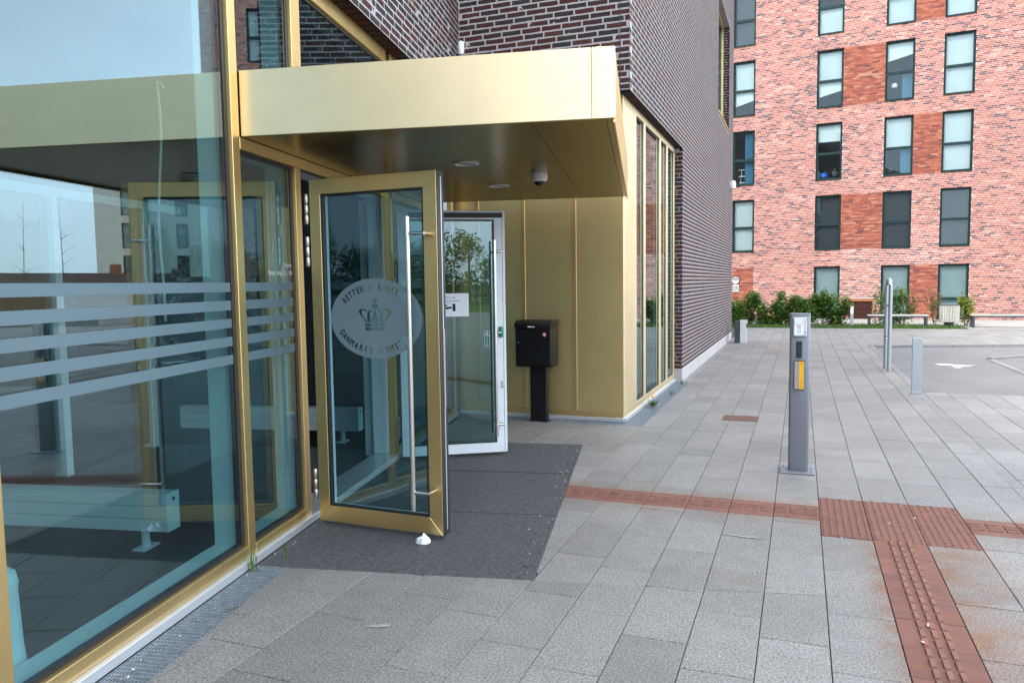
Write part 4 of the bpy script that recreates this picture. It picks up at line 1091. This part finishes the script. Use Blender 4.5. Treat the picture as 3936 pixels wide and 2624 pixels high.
m = M(); m.lathe([(.262, .19), (.262, .70), (.24, .71)], (4.49, 27.85, 0), 24); m.build('liner', 'dark_metal', lb)
m = M(); m.lathe([(.285, .715), (.29, .722), (.29, .735), (.25, .74)], (4.49, 27.85, 0), 24); m.build('rim', 'dark_metal', lb)
m = M(); m.lathe([(.14, .0), (.14, .19)], (4.49, 27.85, 0), 16); m.build('foot', 'dark_metal', lb)
dc = empty('drain_cover', 'rusty iron drain cover let into the pale paving', 'drain cover', (-.645, 9.24, 0))
m = M(); m.box(-.845, -.445, 9.07, 9.43, -.01, .0035); m.build('plate', 'rust_iron', dc, bevel=.002, seg=1)
for i in range(5):
    m = M(); m.box(-.82+i*.075, -.77+i*.075, 9.10, 9.40, .0035, .0065); m.build('rib', 'rust_iron', dc)

# ================================================================== BRICK FLATS
flats = empty('apartment_building', 'red brick apartment block with tall dark green windows', 'building', AB)
S0, S1, AH = -14.0, 1.78, 17.4
def AP(s, z, out=0): return AB + WD*s + ZZ*z + WN*out
AF = Frame(AB, WD, -WN)                        # x along, y INTO the wall
ST = 2.86
def snap(z): return round(z/.0667)*.0667
cols = [(-8.945, -8.055), (-5.66, -4.685), (-3.185, -2.175), (-1.205, -.185)]
wins = []
for ci, (a, b) in enumerate(cols):
    for k in range(0, 6):
        if ci == 0 and k == 0: continue
        zb = snap(2.775+ST*(k-1)) if k else .0; zt = snap(2.16+ST*k)
        wins.append((ci, k, a, b, zb, zt))
for k in range(0, 6):
    wins.append((4, k, -12.4, -11.45, snap(2.775+ST*(k-1)) if k else .0, snap(2.16+ST*k)))
patches = [(-4.685, -3.185, 8.46, 10.74), (-2.175, -1.205, 5.63, 7.88), (-4.685, -3.185, 2.775, 5.02), (-2.175, -1.205, .1, 2.16), (-2.175, -1.205, 11.35, 13.6), (-8.945, -8.06, .0, 2.12), (-4.685, -3.185, 14.2, 16.4)]
patches = [(a, b, snap(c), snap(e)) for (a, b, c, e) in patches]
louv = (-4.37, -3.42, .0, .83)
H = [(w[2]-S0, w[3]-S0, w[4], w[5]) for w in wins] + [(louv[0]-S0, louv[1]-S0, louv[2], louv[3])]
PH = [(p[0]-S0, p[1]-S0, p[2], p[3]) for p in patches]
aw = M(); wallquad(aw, AP(S0, 0), WD, WN, S1-S0, AH, H+PH, -.003)
aw.add([AP(S1, 0, -.002), AP(S1, 0, -12), AP(S1, AH, -12), AP(S1, AH, -.002)], [(0, 1, 2, 3)])
aw.add([AP(S0, AH, -.002), AP(S1, AH, -.002), AP(S1, AH, -12), AP(S0, AH, -12)], [(0, 1, 2, 3)])
aw.add([AP(S0, 0, -.002), AP(S0, 0, -12), AP(S0, AH, -12), AP(S0, AH, -.002)], [(0, 1, 2, 3)])
fac = aw.build('facade', 'red_mortar', flats)
Ff = Field(AP(S0, 0), WD, WN, S1-S0, AH, 'red_brick', holes=H+PH, joint=.0135, depth=.03, seed=21)
parts = [(Ff, fac)]
for i, (a, b, c, e) in enumerate(patches):
    m = M(); wallquad(m, AP(a, c), WD, WN, b-a, e-c, [], -.012); po = m.build('brick_panel', 'patch_mortar', flats)
    hh = [(louv[0]-a, louv[1]-a, louv[2]-c, louv[3]-c)]
    parts.append((Field(AP(a, c), WD, WN, b-a, e-c, 'patch_brick', joint=.006, depth=.03, seed=30+i, proud=.007), po))
lay_bricks([parts[0]], 300); lay_bricks(parts[1:], 150)
# windows: (column, storey) -> what shows behind the upper and the lower pane
look = {(0, 1): ('blind', 'blind'), (0, 2): ('', ''), (0, 3): ('blind', 'half'), (0, 4): ('screen', 'screen'),
        (1, 0): ('pale', 'pale'), (1, 1): ('screen', 'screen'), (1, 2): ('top', ''), (1, 3): ('blind', 'half'), (1, 4): ('', 'blind'),
        (2, 0): ('pale', 'pale'), (2, 1): ('screen', 'screen'), (2, 2): ('blind', 'curtain'), (2, 3): ('half', 'curtain'), (2, 4): ('blind', 'blind'),
        (3, 0): ('pale', 'pale'), (3, 1): ('screen', 'screen'), (3, 2): ('blind', 'blind'), (3, 3): ('blind', 'blind'), (3, 4): ('blind', 'blind')}
RV = .115
for (ci, k, a, b, z0, z1) in wins:
    up, lo = look.get((ci, k), random.choice([('blind', 'blind'), ('', 'blind'), ('screen', 'screen'), ('blind', '')]))
    zm = z0+(z1-z0)*(.47 if k else .38); t = .075
    m = M(); m.box(a+.004, a+t, RV-.03, RV+.05, z0+.004, z1-.004); m.box(b-t, b-.004, RV-.03, RV+.05, z0+.004, z1-.004)
    m.box(a+t, b-t, RV-.03, RV+.05, z1-t, z1-.004); m.box(a+t, b-t, RV-.03, RV+.05, z0+.004, z0+.09); m.box(a+t, b-t, RV-.03, RV+.05, zm-.05, zm+.05)
    w = m.build('window', 'green_frame', flats, AF)
    m = M(); m.box(a-.0, b+.0, -.025, RV-.031, z0-.005, z0+.022); m.build('sill', 'green_frame', w, AF)
    m = M(); m.box(a-.002, a+.003, .0, RV+.06, z0, z1); m.box(b-.003, b+.002, .0, RV+.06, z0, z1); m.box(a, b, .0, RV+.06, z1-.003, z1+.002); m.build('lining', 'green_frame', w, AF)
    for (p, q) in ((zm+.05, z1-t), (z0+.09, zm-.05)):
        m = M(); m.box(a+t, b-t, RV, RV+.02, p, q); m.build('pane', 'window_glass', w, AF)
    m = M(); m.box(a-.3, b+.3, RV+.055, 2.2, z0-.1, z1+.05, skip=(2,)); m.build('room', 'room', w, AF)
    def back(kind, p, q):
        x0, x1 = a+t-.01, b-t+.01
        if kind in ('blind', 'pale', 'screen'):
            mt = {'blind': 'blind', 'pale': 'pale_blind', 'screen': 'dark_screen'}[kind]
            mm = M()
            n = max(6, int((q-p)/.06))
            for i in range(n):
                za, zb = p+(q-p)*i/n, p+(q-p)*(i+1)/n
                if kind == 'screen': mm.add([(x0, RV+.075, za), (x1, RV+.075, za), (x1, RV+.075, zb), (x0, RV+.075, zb)], [(0, 1, 2, 3)])
                else: mm.add([(x0, RV+.085, za), (x1, RV+.085, za), (x1, RV+.072, zb-.002), (x0, RV+.072, zb-.002)], [(0, 1, 2, 3)])
            mm.build('blind', mt, w, AF)
        elif kind in ('half', 'top'):
            mm = M(); zz_ = p+(q-p)*(.42 if kind == 'top' else .5); d = .0 if kind == 'top' else .10
            mm.add([(x0, RV+.08, zz_-d), (x1, RV+.08, zz_+d), (x1, RV+.08, q), (x0, RV+.08, q)], [(0, 1, 2, 3)]); mm.build('blind', 'blind', w, AF)
        elif kind == 'curtain':
            mm = M(); n = 8
            for i in range(n):
                xa, xb = x1-.36+.36*i/n, x1-.36+.36*(i+1)/n; mm.add([(xa, RV+.10+.03*(i % 2), p), (xb, RV+.10+.03*((i+1) % 2), p), (xb, RV+.10+.03*((i+1) % 2), q), (xa, RV+.10+.03*(i % 2), q)], [(0, 1, 2, 3)])
            mm.build('curtain', 'blue_fabric', w, AF)
    back(up, zm+.0, z1-t+.02); back(lo, z0+.07, zm)
    if (ci, k) == (0, 2): back('curtain', z0+.07, z1-t)
# louvre
la, lb_, lz0, lz1 = louv
m = M(); m.box(la, lb_, -.02, .10, lz1-.11, lz1); m.box(la, la+.05, -.012, .10, 0, lz1-.11); m.box(lb_-.05, lb_, -.012, .10, 0, lz1-.11); lo_ = m.build('vent_louvre', 'corten_light', flats, AF)
for i in range(14):
    z = .02+i*.050; m = M(); m.prism([(.0, z), (.06, z+.038), (.066, z+.034), (.006, z-.006)], la+.05, lb_-.05, 'x'); m.build('louvre_blade', 'corten', lo_, AF)
m = M(); m.box(la, lb_, .10, .12, 0, lz1); m.build('louvre_back', 'black_rubber', lo_, AF)
c = AP(-8.78, 1.62, .06)
el = empty('entrance_lamp', 'round grey wall lamp above the letter panel on the red brick', 'lamp', c)
def disc(m, fr, xc, zc, r, y0, y1, n=20): m.prism([(xc+r*math.cos(2*math.pi*k/n), zc+r*math.sin(2*math.pi*k/n)) for k in range(n)], y0, y1, 'y')
m = M(); disc(m, AF, -8.78, 1.62, .145, -.075, .0); m.build('housing', 'zinc', el, AF, bevel=.012)
m = M(); m.prism([(-8.78+.125*math.cos(math.pi+math.pi*k/12), 1.60+.125*math.sin(math.pi+math.pi*k/12)) for k in range(13)], -.09, -.0755, 'y'); m.build('diffuser', 'lamp_white', el, AF)
ip = empty('entry_phone', 'grey metal entry phone panel under the round lamp on red brick', 'entry phone', AP(-8.78, 1.12, .03))
m = M(); m.box(-8.90, -8.65, -.04, .0, 1.12, 1.42); pb = m.build('panel', 'light_alu', ip, AF, bevel=.008)
m = M(); m.box(-8.86, -8.80, -.044, -.0405, 1.16, 1.38); m.box(-8.77, -8.69, -.044, -.0405, 1.22, 1.38); m.build('button_field', 'zinc', pb, AF)
# things behind the flats' windows
lad = empty('step_ladder', 'white step ladder seen inside an upper left window of the flats', 'ladder', AP(-8.5, 5.62, -.4))
m = M(); m.tube([AP(-8.72, 5.60, -.5), AP(-8.64, 6.32, -.4)], .016, 6); m.tube([AP(-8.40, 5.60, -.5), AP(-8.40, 6.32, -.4)], .016, 6); m.build('rail', 'cream', lad)
for z in (5.78, 6.05, 6.32):
    m = M(); m.box(-8.76, -8.34, .38, .46, z-.018, z+.018); m.build('rung', 'cream', lad, AF)
def bag(c, r, mat, name, label):
    rr = random.Random(len(label)); m = M(); prof = [(r*.55, 0), (r*.95, r*.2), (r, r*.6), (r*.75, r*1.05), (r*.3, r*1.35), (r*.12, r*1.5), (r*.3, r*1.7)]
    m.lathe(prof, tuple(c), 14)
    m.v = [(x+rr.uniform(-1, 1)*r*.13, y+rr.uniform(-1, 1)*r*.1, z+rr.uniform(-1, 1)*r*.08) for (x, y, z) in m.v]
    tag(m.build(name, mat), label, 'bag')
bag(AP(-5.36, 5.72, -.35), .16, 'blue_bag', 'plastic_bag', 'blue plastic bag behind a lower window pane of the flats')
bag(AP(-4.95, 5.72, -.42), .24, 'black_bag', 'rubbish_bag', 'shiny black rubbish bag beside the blue bag behind the window')
bag(AP(-3.0, 5.72, -.40), .2, 'black_bag', 'rubbish_bag', 'small black rubbish bag behind the window with the blue curtain')
tl = empty('table_lamp', 'small table lamp with a white globe inside an upper window', 'lamp', AP(-2.86, 8.6, -.4))
m = M(); m.lathe([(.03, 9.02), (.10, 9.04), (.12, 9.12), (.09, 9.2), (.03, 9.22)], (AP(-2.86, 0, -.4).x, AP(-2.86, 0, -.4).y, 0), 16); m.build('globe', 'cream', tl, smooth=True)
m = M(); m.tube([AP(-2.86, 8.5, -.4), AP(-2.86, 9.02, -.4)], .012, 6); m.build('stem', 'dark_metal', tl)

# ================================================================== HEDGE AND SHRUBS
def foliage(m, c, rx, ry, rz, n, size, rng, bottom=.15):
    blobs = [(Vector((rng.uniform(-.6, .6)*rx, rng.uniform(-.5, .5)*ry, rng.uniform(bottom, .85)*rz)), rng.uniform(.28, .5)) for _ in range(12)]
    for i in range(n):
        b, r = rng.choice(blobs)
        d = Vector((rng.gauss(0, 1), rng.gauss(0, 1), rng.gauss(0, 1))).normalized()*(rng.random()**.45)
        p = Vector(c)+b+Vector((d.x*rx*r, d.y*ry*r*1.3, d.z*rz*r*.75))
        if p.z < c[2]+.05: continue
        s = size*rng.uniform(.6, 1.25)
        a = Vector((rng.uniform(-1, 1), rng.uniform(-1, 1), rng.uniform(-.5, .5))).normalized(); q = a.cross(Vector((rng.uniform(-.5, .5), rng.uniform(-.5, .5), 1))).normalized()
        m.add([p-a*s, p+q*s*.5, p+a*s, p-q*s*.5], [(0, 1, 2, 3)], max(.01, rng.random()*.98))
def shrub(x, y, rx, h, n, mat, label, seed, group='shrubs in front of the flats'):
    rng = random.Random(seed)
    e = empty('shrub', label, 'shrub', (x, y, 0), group)
    m = M(); foliage(m, (x, y, 0), rx, .42, h, n, .062, rng); m.build('foliage', mat, e)
    for i in range(3):
        m = M(); dx = rng.uniform(-.5, .5)*rx
        m.tube([(x+dx*.3, y+rng.uniform(-.1, .1), 0), (x+dx*.7, y, h*.4), (x+dx, y+rng.uniform(-.1, .1), h*.8)], [.016, .012, .005], 5); m.build('stem', 'bark', e)
hs = [(-2.35, .50, 1.05, 'low leafy hedge shrub at the corner of the dark brick facade'), (-1.55, .50, 1.22, 'pointed hedge shrub behind the steel ash bin'),
      (-.70, .45, .95, 'thin low hedge shrub left of the tall bushy one'), (.0, .55, 1.32, 'tall bushy hedge shrub left of the door opener post'), (.62, .45, 1.0, 'low dark hedge shrub behind the top of the door opener post'),
      (1.02, .40, 1.28, 'upright hedge shrub in front of the left ground floor window'), (1.5, .55, 1.30, 'dense green hedge shrub left of the rusty louvre')]
hs = [(-2.25, .5, 1.02, hs[0][3]), (-1.55, .48, 1.18, hs[1][3]), (-.98, .42, .92, hs[2][3]), (-.42, .52, 1.28, hs[3][3]), (.10, .42, 1.0, hs[4][3]), (.55, .42, 1.36, hs[5][3]), (1.12, .55, 1.38, hs[6][3])]
for i, (x, rx, h, lab) in enumerate(hs): shrub(x, 28.05+.1*(i % 2), rx*1.15, h*.93, 3200, 'hedge_leaf', lab, 50+i)
shrub(2.62, 28.9, .42, 1.30, 900, 'hedge_leaf', 'dark green shrub left of the hoop post, right of the louvre', 70)
shrub(3.30, 28.9, .55, 1.36, 1300, 'hedge_leaf', 'dark green shrub between the hoop post and the low window', 71)
shrub(4.28, 29.2, .34, 1.25, 420, 'dry_leaf', 'thin brownish shrub left of the slatted litter bin', 72)
shrub(5.12, 28.9, .36, 1.28, 900, 'yellow_leaf', 'yellow green shrub right of the slatted litter bin', 73)

# ================================================================== SMALL LITTER AND WEEDS
def tuft(c, n, h, spread, label, name='weed', mat='grass_blade', seed=1):
    rng = random.Random(seed); e = M()
    for i in range(n):
        a = rng.uniform(0, 6.28); l = rng.uniform(.2, 1)*spread; hh = h*rng.uniform(.45, 1); w = .0022
        bx, by = c[0]+rng.uniform(-.02, .02), c[1]+rng.uniform(-.02, .02); px, py = -math.sin(a)*w, math.cos(a)*w
        p0, p1, p2 = (bx, by, 0), (bx+math.cos(a)*l*.4, by+math.sin(a)*l*.4, hh*.7), (bx+math.cos(a)*l, by+math.sin(a)*l, hh)
        e.add([(p0[0]-px, p0[1]-py, 0), (p0[0]+px, p0[1]+py, 0), (p1[0]+px, p1[1]+py, p1[2]), (p1[0]-px, p1[1]-py, p1[2]), p2], [(0, 1, 2, 3), (3, 2, 4)], rng.random()*.97+.01)
    return tag(e.build(name, mat), label, 'weed')
tuft((-2.925, 3.43), 13, .14, .09, 'grass tuft growing from the grating below the gold mullion', seed=2)
tuft((-2.865, 3.66), 7, .12, .06, 'few thin grass blades at the foot of the narrow glass pane', seed=3)
dnl = empty('dandelion', 'small dandelion with a yellow flower in the grating by the strip windows', 'weed', (-1.78, 9.77, 0))
fm = M(); rng = random.Random(8)
for i in range(40):
    a = rng.uniform(0, 6.28); l = rng.uniform(.04, .11); z = rng.uniform(.02, .10); w = .012
    p0 = Vector((-1.78, 9.77, .01)); p1 = p0+Vector((math.cos(a)*l, math.sin(a)*l, z)); sd_ = Vector((-math.sin(a)*w, math.cos(a)*w, 0))
    fm.add([p0, (p0+p1)/2+sd_, p1, (p0+p1)/2-sd_], [(0, 1, 2, 3)], rng.random()*.9+.05)
fm.build('leaves', 'grass_blade', dnl)
m = M(); m.lathe([(.004, .12), (.022, .135), (.020, .145), (.004, .15)], (-1.775, 9.76, 0), 10); m.build('flower', 'yellow_print', dnl)
m = M(); m.tube([(-1.78, 9.77, 0), (-1.775, 9.76, .125)], .003, 5); m.build('stalk', 'grass_blade', dnl)
tuft((-1.72, 10.9), 22, .09, .07, 'small weed between the strip windows and the paving', seed=5)
tuft((-1.74, 12.1), 20, .08, .07, 'small weed beside the start of the concrete plinth', seed=6)
# crumpled tissue
rng = random.Random(4); tm = M(); n = 14; ring0 = []
c0 = Vector((-2.216, 4.18, 0)); vs = []; fs = []
for j, (rr, zz) in enumerate(((.046, .0), (.050, .010), (.045, .022), (.036, .032), (.020, .034), (.003, .026))):
    for k in range(n):
        a = 2*math.pi*k/n; r_ = rr*rng.uniform(.85, 1.15); vs.append((c0.x+r_*math.cos(a)*1.05, c0.y+r_*math.sin(a)*.75, max(.001, zz*rng.uniform(.7, 1.25)+(.018 if (j in (2, 3) and k in (3, 4, 11, 12)) else 0))))
for j in range(5):
    for k in range(n): fs.append((j*n+k, j*n+(k+1) % n, (j+1)*n+(k+1) % n, (j+1)*n+k))
tm.add(vs, fs); tag(tm.build('tissue', 'paper'), 'crumpled white paper tissue under the near door leaf', 'litter')
def butt(x, y, a, L, label):
    d = Vector((math.cos(a), math.sin(a), 0)); m = M(); e = empty('cigarette_end', label, 'litter', (x, y, 0), 'cigarette ends on the paving')
    p = Vector((x, y, .0095)); m.tube([p, p+d*L], .004, 8); m.build('paper_tube', 'paper', e); m = M(); m.tube([p+d*L, p+d*(L+.016)], .004, 8); m.build('filter', 'orange_print', e)
butt(.527, 3.71, -1.0, .022, 'cigarette end lying across the edge of the tactile ridges')
butt(.578, 3.885, 1.5, .020, 'cigarette end lying between the ridges of the tactile strip')
def twig(p0, p1, r, label):
    m = M(); a, b = Vector((*p0, .008)), Vector((*p1, .012)); m.tube([a, (a+b)/2+Vector((.004, .006, .004)), b], [r, r*.8, r*.4], 6); tag(m.build('twig', 'bark'), label, 'twig')
twig((-2.68, 2.955), (-2.64, 3.01), .004, 'small brown twig at the edge of the drain grating')
twig((-1.475, 3.99), (-1.41, 4.015), .005, 'brown twig near the front corner of the entrance mat')
def dead_leaf(x, y, s, a, label, z=.004):
    m = M(); c_, s_ = math.cos(a), math.sin(a)
    pts = [(-1, 0, 0), (-.4, .38, .25), (.4, .34, .1), (1, 0, .3), (.4, -.34, .2), (-.4, -.38, .05)]
    m.add([(x+(p[0]*c_-p[1]*s_)*s, y+(p[0]*s_+p[1]*c_)*s, z+p[2]*s*.5) for p in pts], [(0, 1, 2, 3), (0, 3, 4, 5)]); tag(m.build('dead_leaf', 'debris_leaf'), label, 'leaf')
dead_leaf(-2.165, 3.71, .016, .4, 'orange brown leaf on the near edge of the entrance mat')
dead_leaf(-2.885, 3.44, .020, .2, 'brown leaf beside the grass tuft on the grating')
db = M(); rng = random.Random(12)
def chips(n, fx):
    for i in range(n):
        x, y = fx(); s = rng.uniform(.003, .010); a = rng.uniform(0, 6.28); c_, s_ = math.cos(a)*s, math.sin(a)*s
        db.add([(x-c_, y-s_, .001), (x+s_*.7, y-c_*.7, .001), (x+c_, y+s_, .002), (x-s_*.7, y+c_*.7, .001), (x, y, s*.9)], [(0, 1, 4), (1, 2, 4), (2, 3, 4), (3, 0, 4)], rng.random()*.97+.01)
chips(60, lambda: (rng.uniform(-3.6, -1.9), rng.uniform(8.2, 8.6))); chips(50, lambda: (rng.uniform(-1.88, -1.6), rng.uniform(8.4, 12.4)))
chips(60, lambda: (lambda p: (p.x, p.y))(EU(rng.uniform(4.1, 7.5), -.62+rng.uniform(-.14, .05), 0))); chips(30, lambda: (lambda p: (p.x, p.y))(EU(rng.uniform(2.4, 4.8), -2.2+rng.uniform(-.03, .08), 0)))
chips(40, lambda: (rng.uniform(-1.3, 1.5), rng.uniform(3, 10)))
stuff(db.build('debris', 'stone_chip'), 'scattered small chips and grit on the paving', 'debris')

sc_ = M(); rng = random.Random(31)
for (x, y, a, l, w) in ((-1.863, 3.062, .5, .085, .022), (-.31, 4.93, -.05, .13, .014), (.30, 7.9, .2, .06, .02)):
    n = 18; pts = []
    for k in range(n):
        t = 2*math.pi*k/n; q = rng.uniform(.55, 1.15); dx, dy = math.cos(t)*l*q, math.sin(t)*w*q; pts.append((x+dx*math.cos(a)-dy*math.sin(a), y+dx*math.sin(a)+dy*math.cos(a), .0035))
    sc_.add(pts, [tuple(range(n))], rng.random())
stuff(sc_.build('scuff_marks', 'scuff'), 'pale scuff marks on the grey paving slabs', 'scuff marks')
# ================================================================== BEYOND THE FRAME (seen in the glass)
def house(name, o, ang, L, D, hw, hr, label, wall, roof):
    d = Vector((math.cos(ang), math.sin(ang), 0)); nn = Vector((-math.sin(ang), math.cos(ang), 0)); f = Frame(o, d, nn)
    e = empty(name, label, 'house', o)
    m = M(); m.box(0, L, 0, D, 0, hw); m.build('wall', wall, e, f)
    m = M(); m.prism([(-.4, hw), (D+.4, hw), (D/2, hr)], -.3, L+.3, 'x'); r = m.build('roof', roof, e, f)
    m = M(); m.box(L*.6, L*.6+.6, D/2-.3, D/2+.3, hr-.5, hr+.6); m.build('chimney', 'corten_light', r, f)
    for i in range(int(L/3)):
        m = M(); m.box(1+i*3, 2.2+i*3, -.03, .02, .9, 2.0); w = m.build('window', 'lamp_white', e, f); m = M(); m.box(1.1+i*3, 2.1+i*3, -.04, -.031, 1.0, 1.9); m.build('pane', 'dark_screen', w, f)
CM = Vector((-4.51, -.89, 0))
def azp(az, dist): return CM + Vector((math.sin(R(az)), math.cos(R(az)), 0))*dist
# beige flats
o0 = azp(27.1, 76); d0 = Vector((-math.cos(R(25)), math.sin(R(25)), 0)).normalized(); d0 = Vector((-.93, .36, 0)).normalized()
n0 = Vector((d0.y, -d0.x, 0)); n0 = -n0 if n0.dot(CM-o0) < 0 else n0
bf = empty('beige_apartment_building', 'pale beige apartment block reflected in the large glass pane', 'building', o0)
BF = Frame(o0, d0, -n0)
bh = []
for i in range(5):
    for k in range(5):
        bh.append((2.1+i*4.4, 3.1+i*4.4, 2.35+k*2.86, 4.55+k*2.86))
m = M(); wallquad(m, o0, d0, n0, 24, 17.6, bh, 0)
for q in ([(24, 0), (24, 12)], [(0, 0), (0, 12)]):
    m.add([o0+d0*q[0][0], o0+d0*q[0][0]-n0*12, o0+d0*q[0][0]-n0*12+ZZ*17.6, o0+d0*q[0][0]+ZZ*17.6], [(0, 1, 2, 3)])
m.add([o0+ZZ*17.6, o0+d0*24+ZZ*17.6, o0+d0*24-n0*12+ZZ*17.6, o0-n0*12+ZZ*17.6], [(0, 1, 2, 3)])
m.build('facade', 'beige_render', bf)
for (a, b, c, e) in bh:
    m = M(); m.box(a, a+.07, .1, .16, c, e); m.box(b-.07, b, .1, .16, c, e); m.box(a, b, .1, .16, c, c+.08); m.box(a, b, .1, .16, e-.07, e); m.box(a, b, .1, .16, c+1.0, c+1.08); m.box(a-.01, a, 0, .16, c, e); m.box(b, b+.01, 0, .16, c, e); m.box(a, b, 0, .16, e, e+.01); w = m.build('window', 'green_frame', bf, BF)
    m = M(); m.box(a, b, .13, .14, c, e); m.build('pane', 'window_glass', w, BF)
    m = M(); m.box(a-.1, b+.1, .4, .45, c-.1, e+.1); m.build('blind', 'pale_blind' if random.random() < .4 else 'dark_screen', w, BF)
house('low_house', azp(33.5, 62), R(135), 12, 6, 1.7, 2.75, 'low house with a dark red roof reflected left in the glass', 'lamp_white', 'roof_tile')
house('low_house', azp(30.3, 66), R(140), 14, 6, 1.6, 2.5, 'long low house with a brown roof reflected beside the beige flats', 'beige_render', 'roof_tile')
fe = empty('board_fence', 'reddish wooden board fence reflected between the frosted stripes', 'fence', azp(32, 46))
fa, fb = azp(36, 44), azp(29.5, 52); fd = (fb-fa); fl = fd.length; fd.normalize(); FF = Frame(fa, fd, (-fd.y, fd.x, 0))
for i in range(int(fl/.16)):
    m = M(); m.box(i*.16, i*.16+.145, 0, .03, 0, 1.55+random.uniform(-.02, .02)); m.build('board', 'wood_fence', fe, FF)
lwl = M(); lwl.box(0, 14, 0, .25, 0, .75); lo2 = azp(27.0, 38); lwl_o = lwl.build('low_wall', 'light_mortar', None, Frame(lo2, Vector((-.6, .8, 0)), Vector((.8, .6, 0)))); tag(lwl_o, 'low pale garden wall reflected in the large glass pane', 'wall')
def tree(p, h, cr, n, label, seed, leaf=.22, bare=False):
    rng = random.Random(seed); e = empty('tree', label, 'tree', p, 'trees around the square')
    m = M(); p = Vector(p); lean = Vector((rng.uniform(-.3, .3), rng.uniform(-.3, .3), 0))
    m.tube([p, p+lean*.4+ZZ*h*.35, p+lean+ZZ*h*.9], [h*.0040, h*.003, h*.0008], 6)
    tips = []
    for i in range(9):
        z = rng.uniform(.3, .8)*h; a = rng.uniform(0, 6.28); l = cr*rng.uniform(.6, 1.0)*(1.1-z/h*.6); s = p+lean*(z/h)+ZZ*z
        t = s+Vector((math.cos(a)*l, math.sin(a)*l, l*.6)); m.tube([s, (s+t)/2+ZZ*l*.1, t], [h*.0016, h*.0012, h*.0006], 4); tips.append(t)
    m.build('trunk', 'bark', e)
    if bare: return
    m = M()
    for i in range(n):
        c = rng.choice(tips+[p+lean+ZZ*h*.8, p+ZZ*h*.6]); d = Vector((rng.gauss(0, 1), rng.gauss(0, 1), rng.gauss(0, 1))).normalized()*(rng.random()**.5)*cr*.55
        q = c+d*rng.uniform(.7, 1); s = leaf*rng.uniform(.6, 1.3); a = Vector((rng.uniform(-1, 1), rng.uniform(-1, 1), rng.uniform(-.5, .5))).normalized(); b = a.cross(Vector((rng.uniform(-.6, .6), rng.uniform(-.6, .6), 1))).normalized()
        m.add([q-a*s, q+b*s*.6, q+a*s, q-b*s*.6], [(0, 1, 2, 3)], max(.01, rng.random()*.98))
    m.build('crown', 'tree_leaf', e)
tree(azp(31.3, 58), 8, 1.2, 0, 'thin bare tree reflected left in the large glass pane', 1, bare=True)
tree(azp(29.0, 57), 8.5, 1.2, 0, 'thin bare tree reflected beside the beige flats', 2, bare=True)
belt = M(); rng = random.Random(77)
trunks = M()
for i in range(64):
    a = R(112 + i*2.45 + rng.uniform(-1, 1)); dd = rng.uniform(46, 62); h = rng.uniform(4.6, 7.4); cr_ = rng.uniform(1.8, 2.8)
    p = Vector((math.sin(a)*dd, math.cos(a)*dd, 0))
    trunks.tube([p, p+ZZ*h*.5, p+ZZ*h*.85], [.14, .10, .03], 6)
    blobs = [(p+Vector((rng.uniform(-.7, .7)*cr_, rng.uniform(-.7, .7)*cr_, rng.uniform(.12, .85)*h)), rng.uniform(.35, .6)*cr_) for _ in range(14)]
    for k in range(2000):
        c, rr_ = rng.choice(blobs); d = Vector((rng.gauss(0, 1), rng.gauss(0, 1), rng.gauss(0, 1))).normalized()*(rng.random()**.4)*rr_
        q = c+d; sz = .17*rng.uniform(.6, 1.3)
        if q.z < .2: continue
        u_ = Vector((rng.uniform(-1, 1), rng.uniform(-1, 1), rng.uniform(-.5, .5))).normalized(); w_ = u_.cross(Vector((rng.uniform(-.6, .6), rng.uniform(-.6, .6), 1))).normalized()
        belt.add([q-u_*sz, q+w_*sz*.6, q+u_*sz, q-w_*sz*.6], [(0, 1, 2, 3)], max(.01, rng.random()*.98))
tb = empty('tree_belt', 'green belt of leafy trees reflected in the glass of the open doors', 'trees', (0, -52, 0))
tb['kind'] = 'stuff'
belt.build('crowns', 'tree_leaf', tb); trunks.build('trunks', 'bark', tb)
gw_ = M(); gw_.add([(math.sin(R(a))*r, math.cos(R(a))*r, .01) for (a, r) in ((95, 34), (140, 30), (180, 28), (220, 32), (270, 40), (270, 90), (220, 90), (180, 90), (140, 90), (95, 90))], [tuple(range(10))])
structure(gw_.build('park_lawn', 'lawn'))
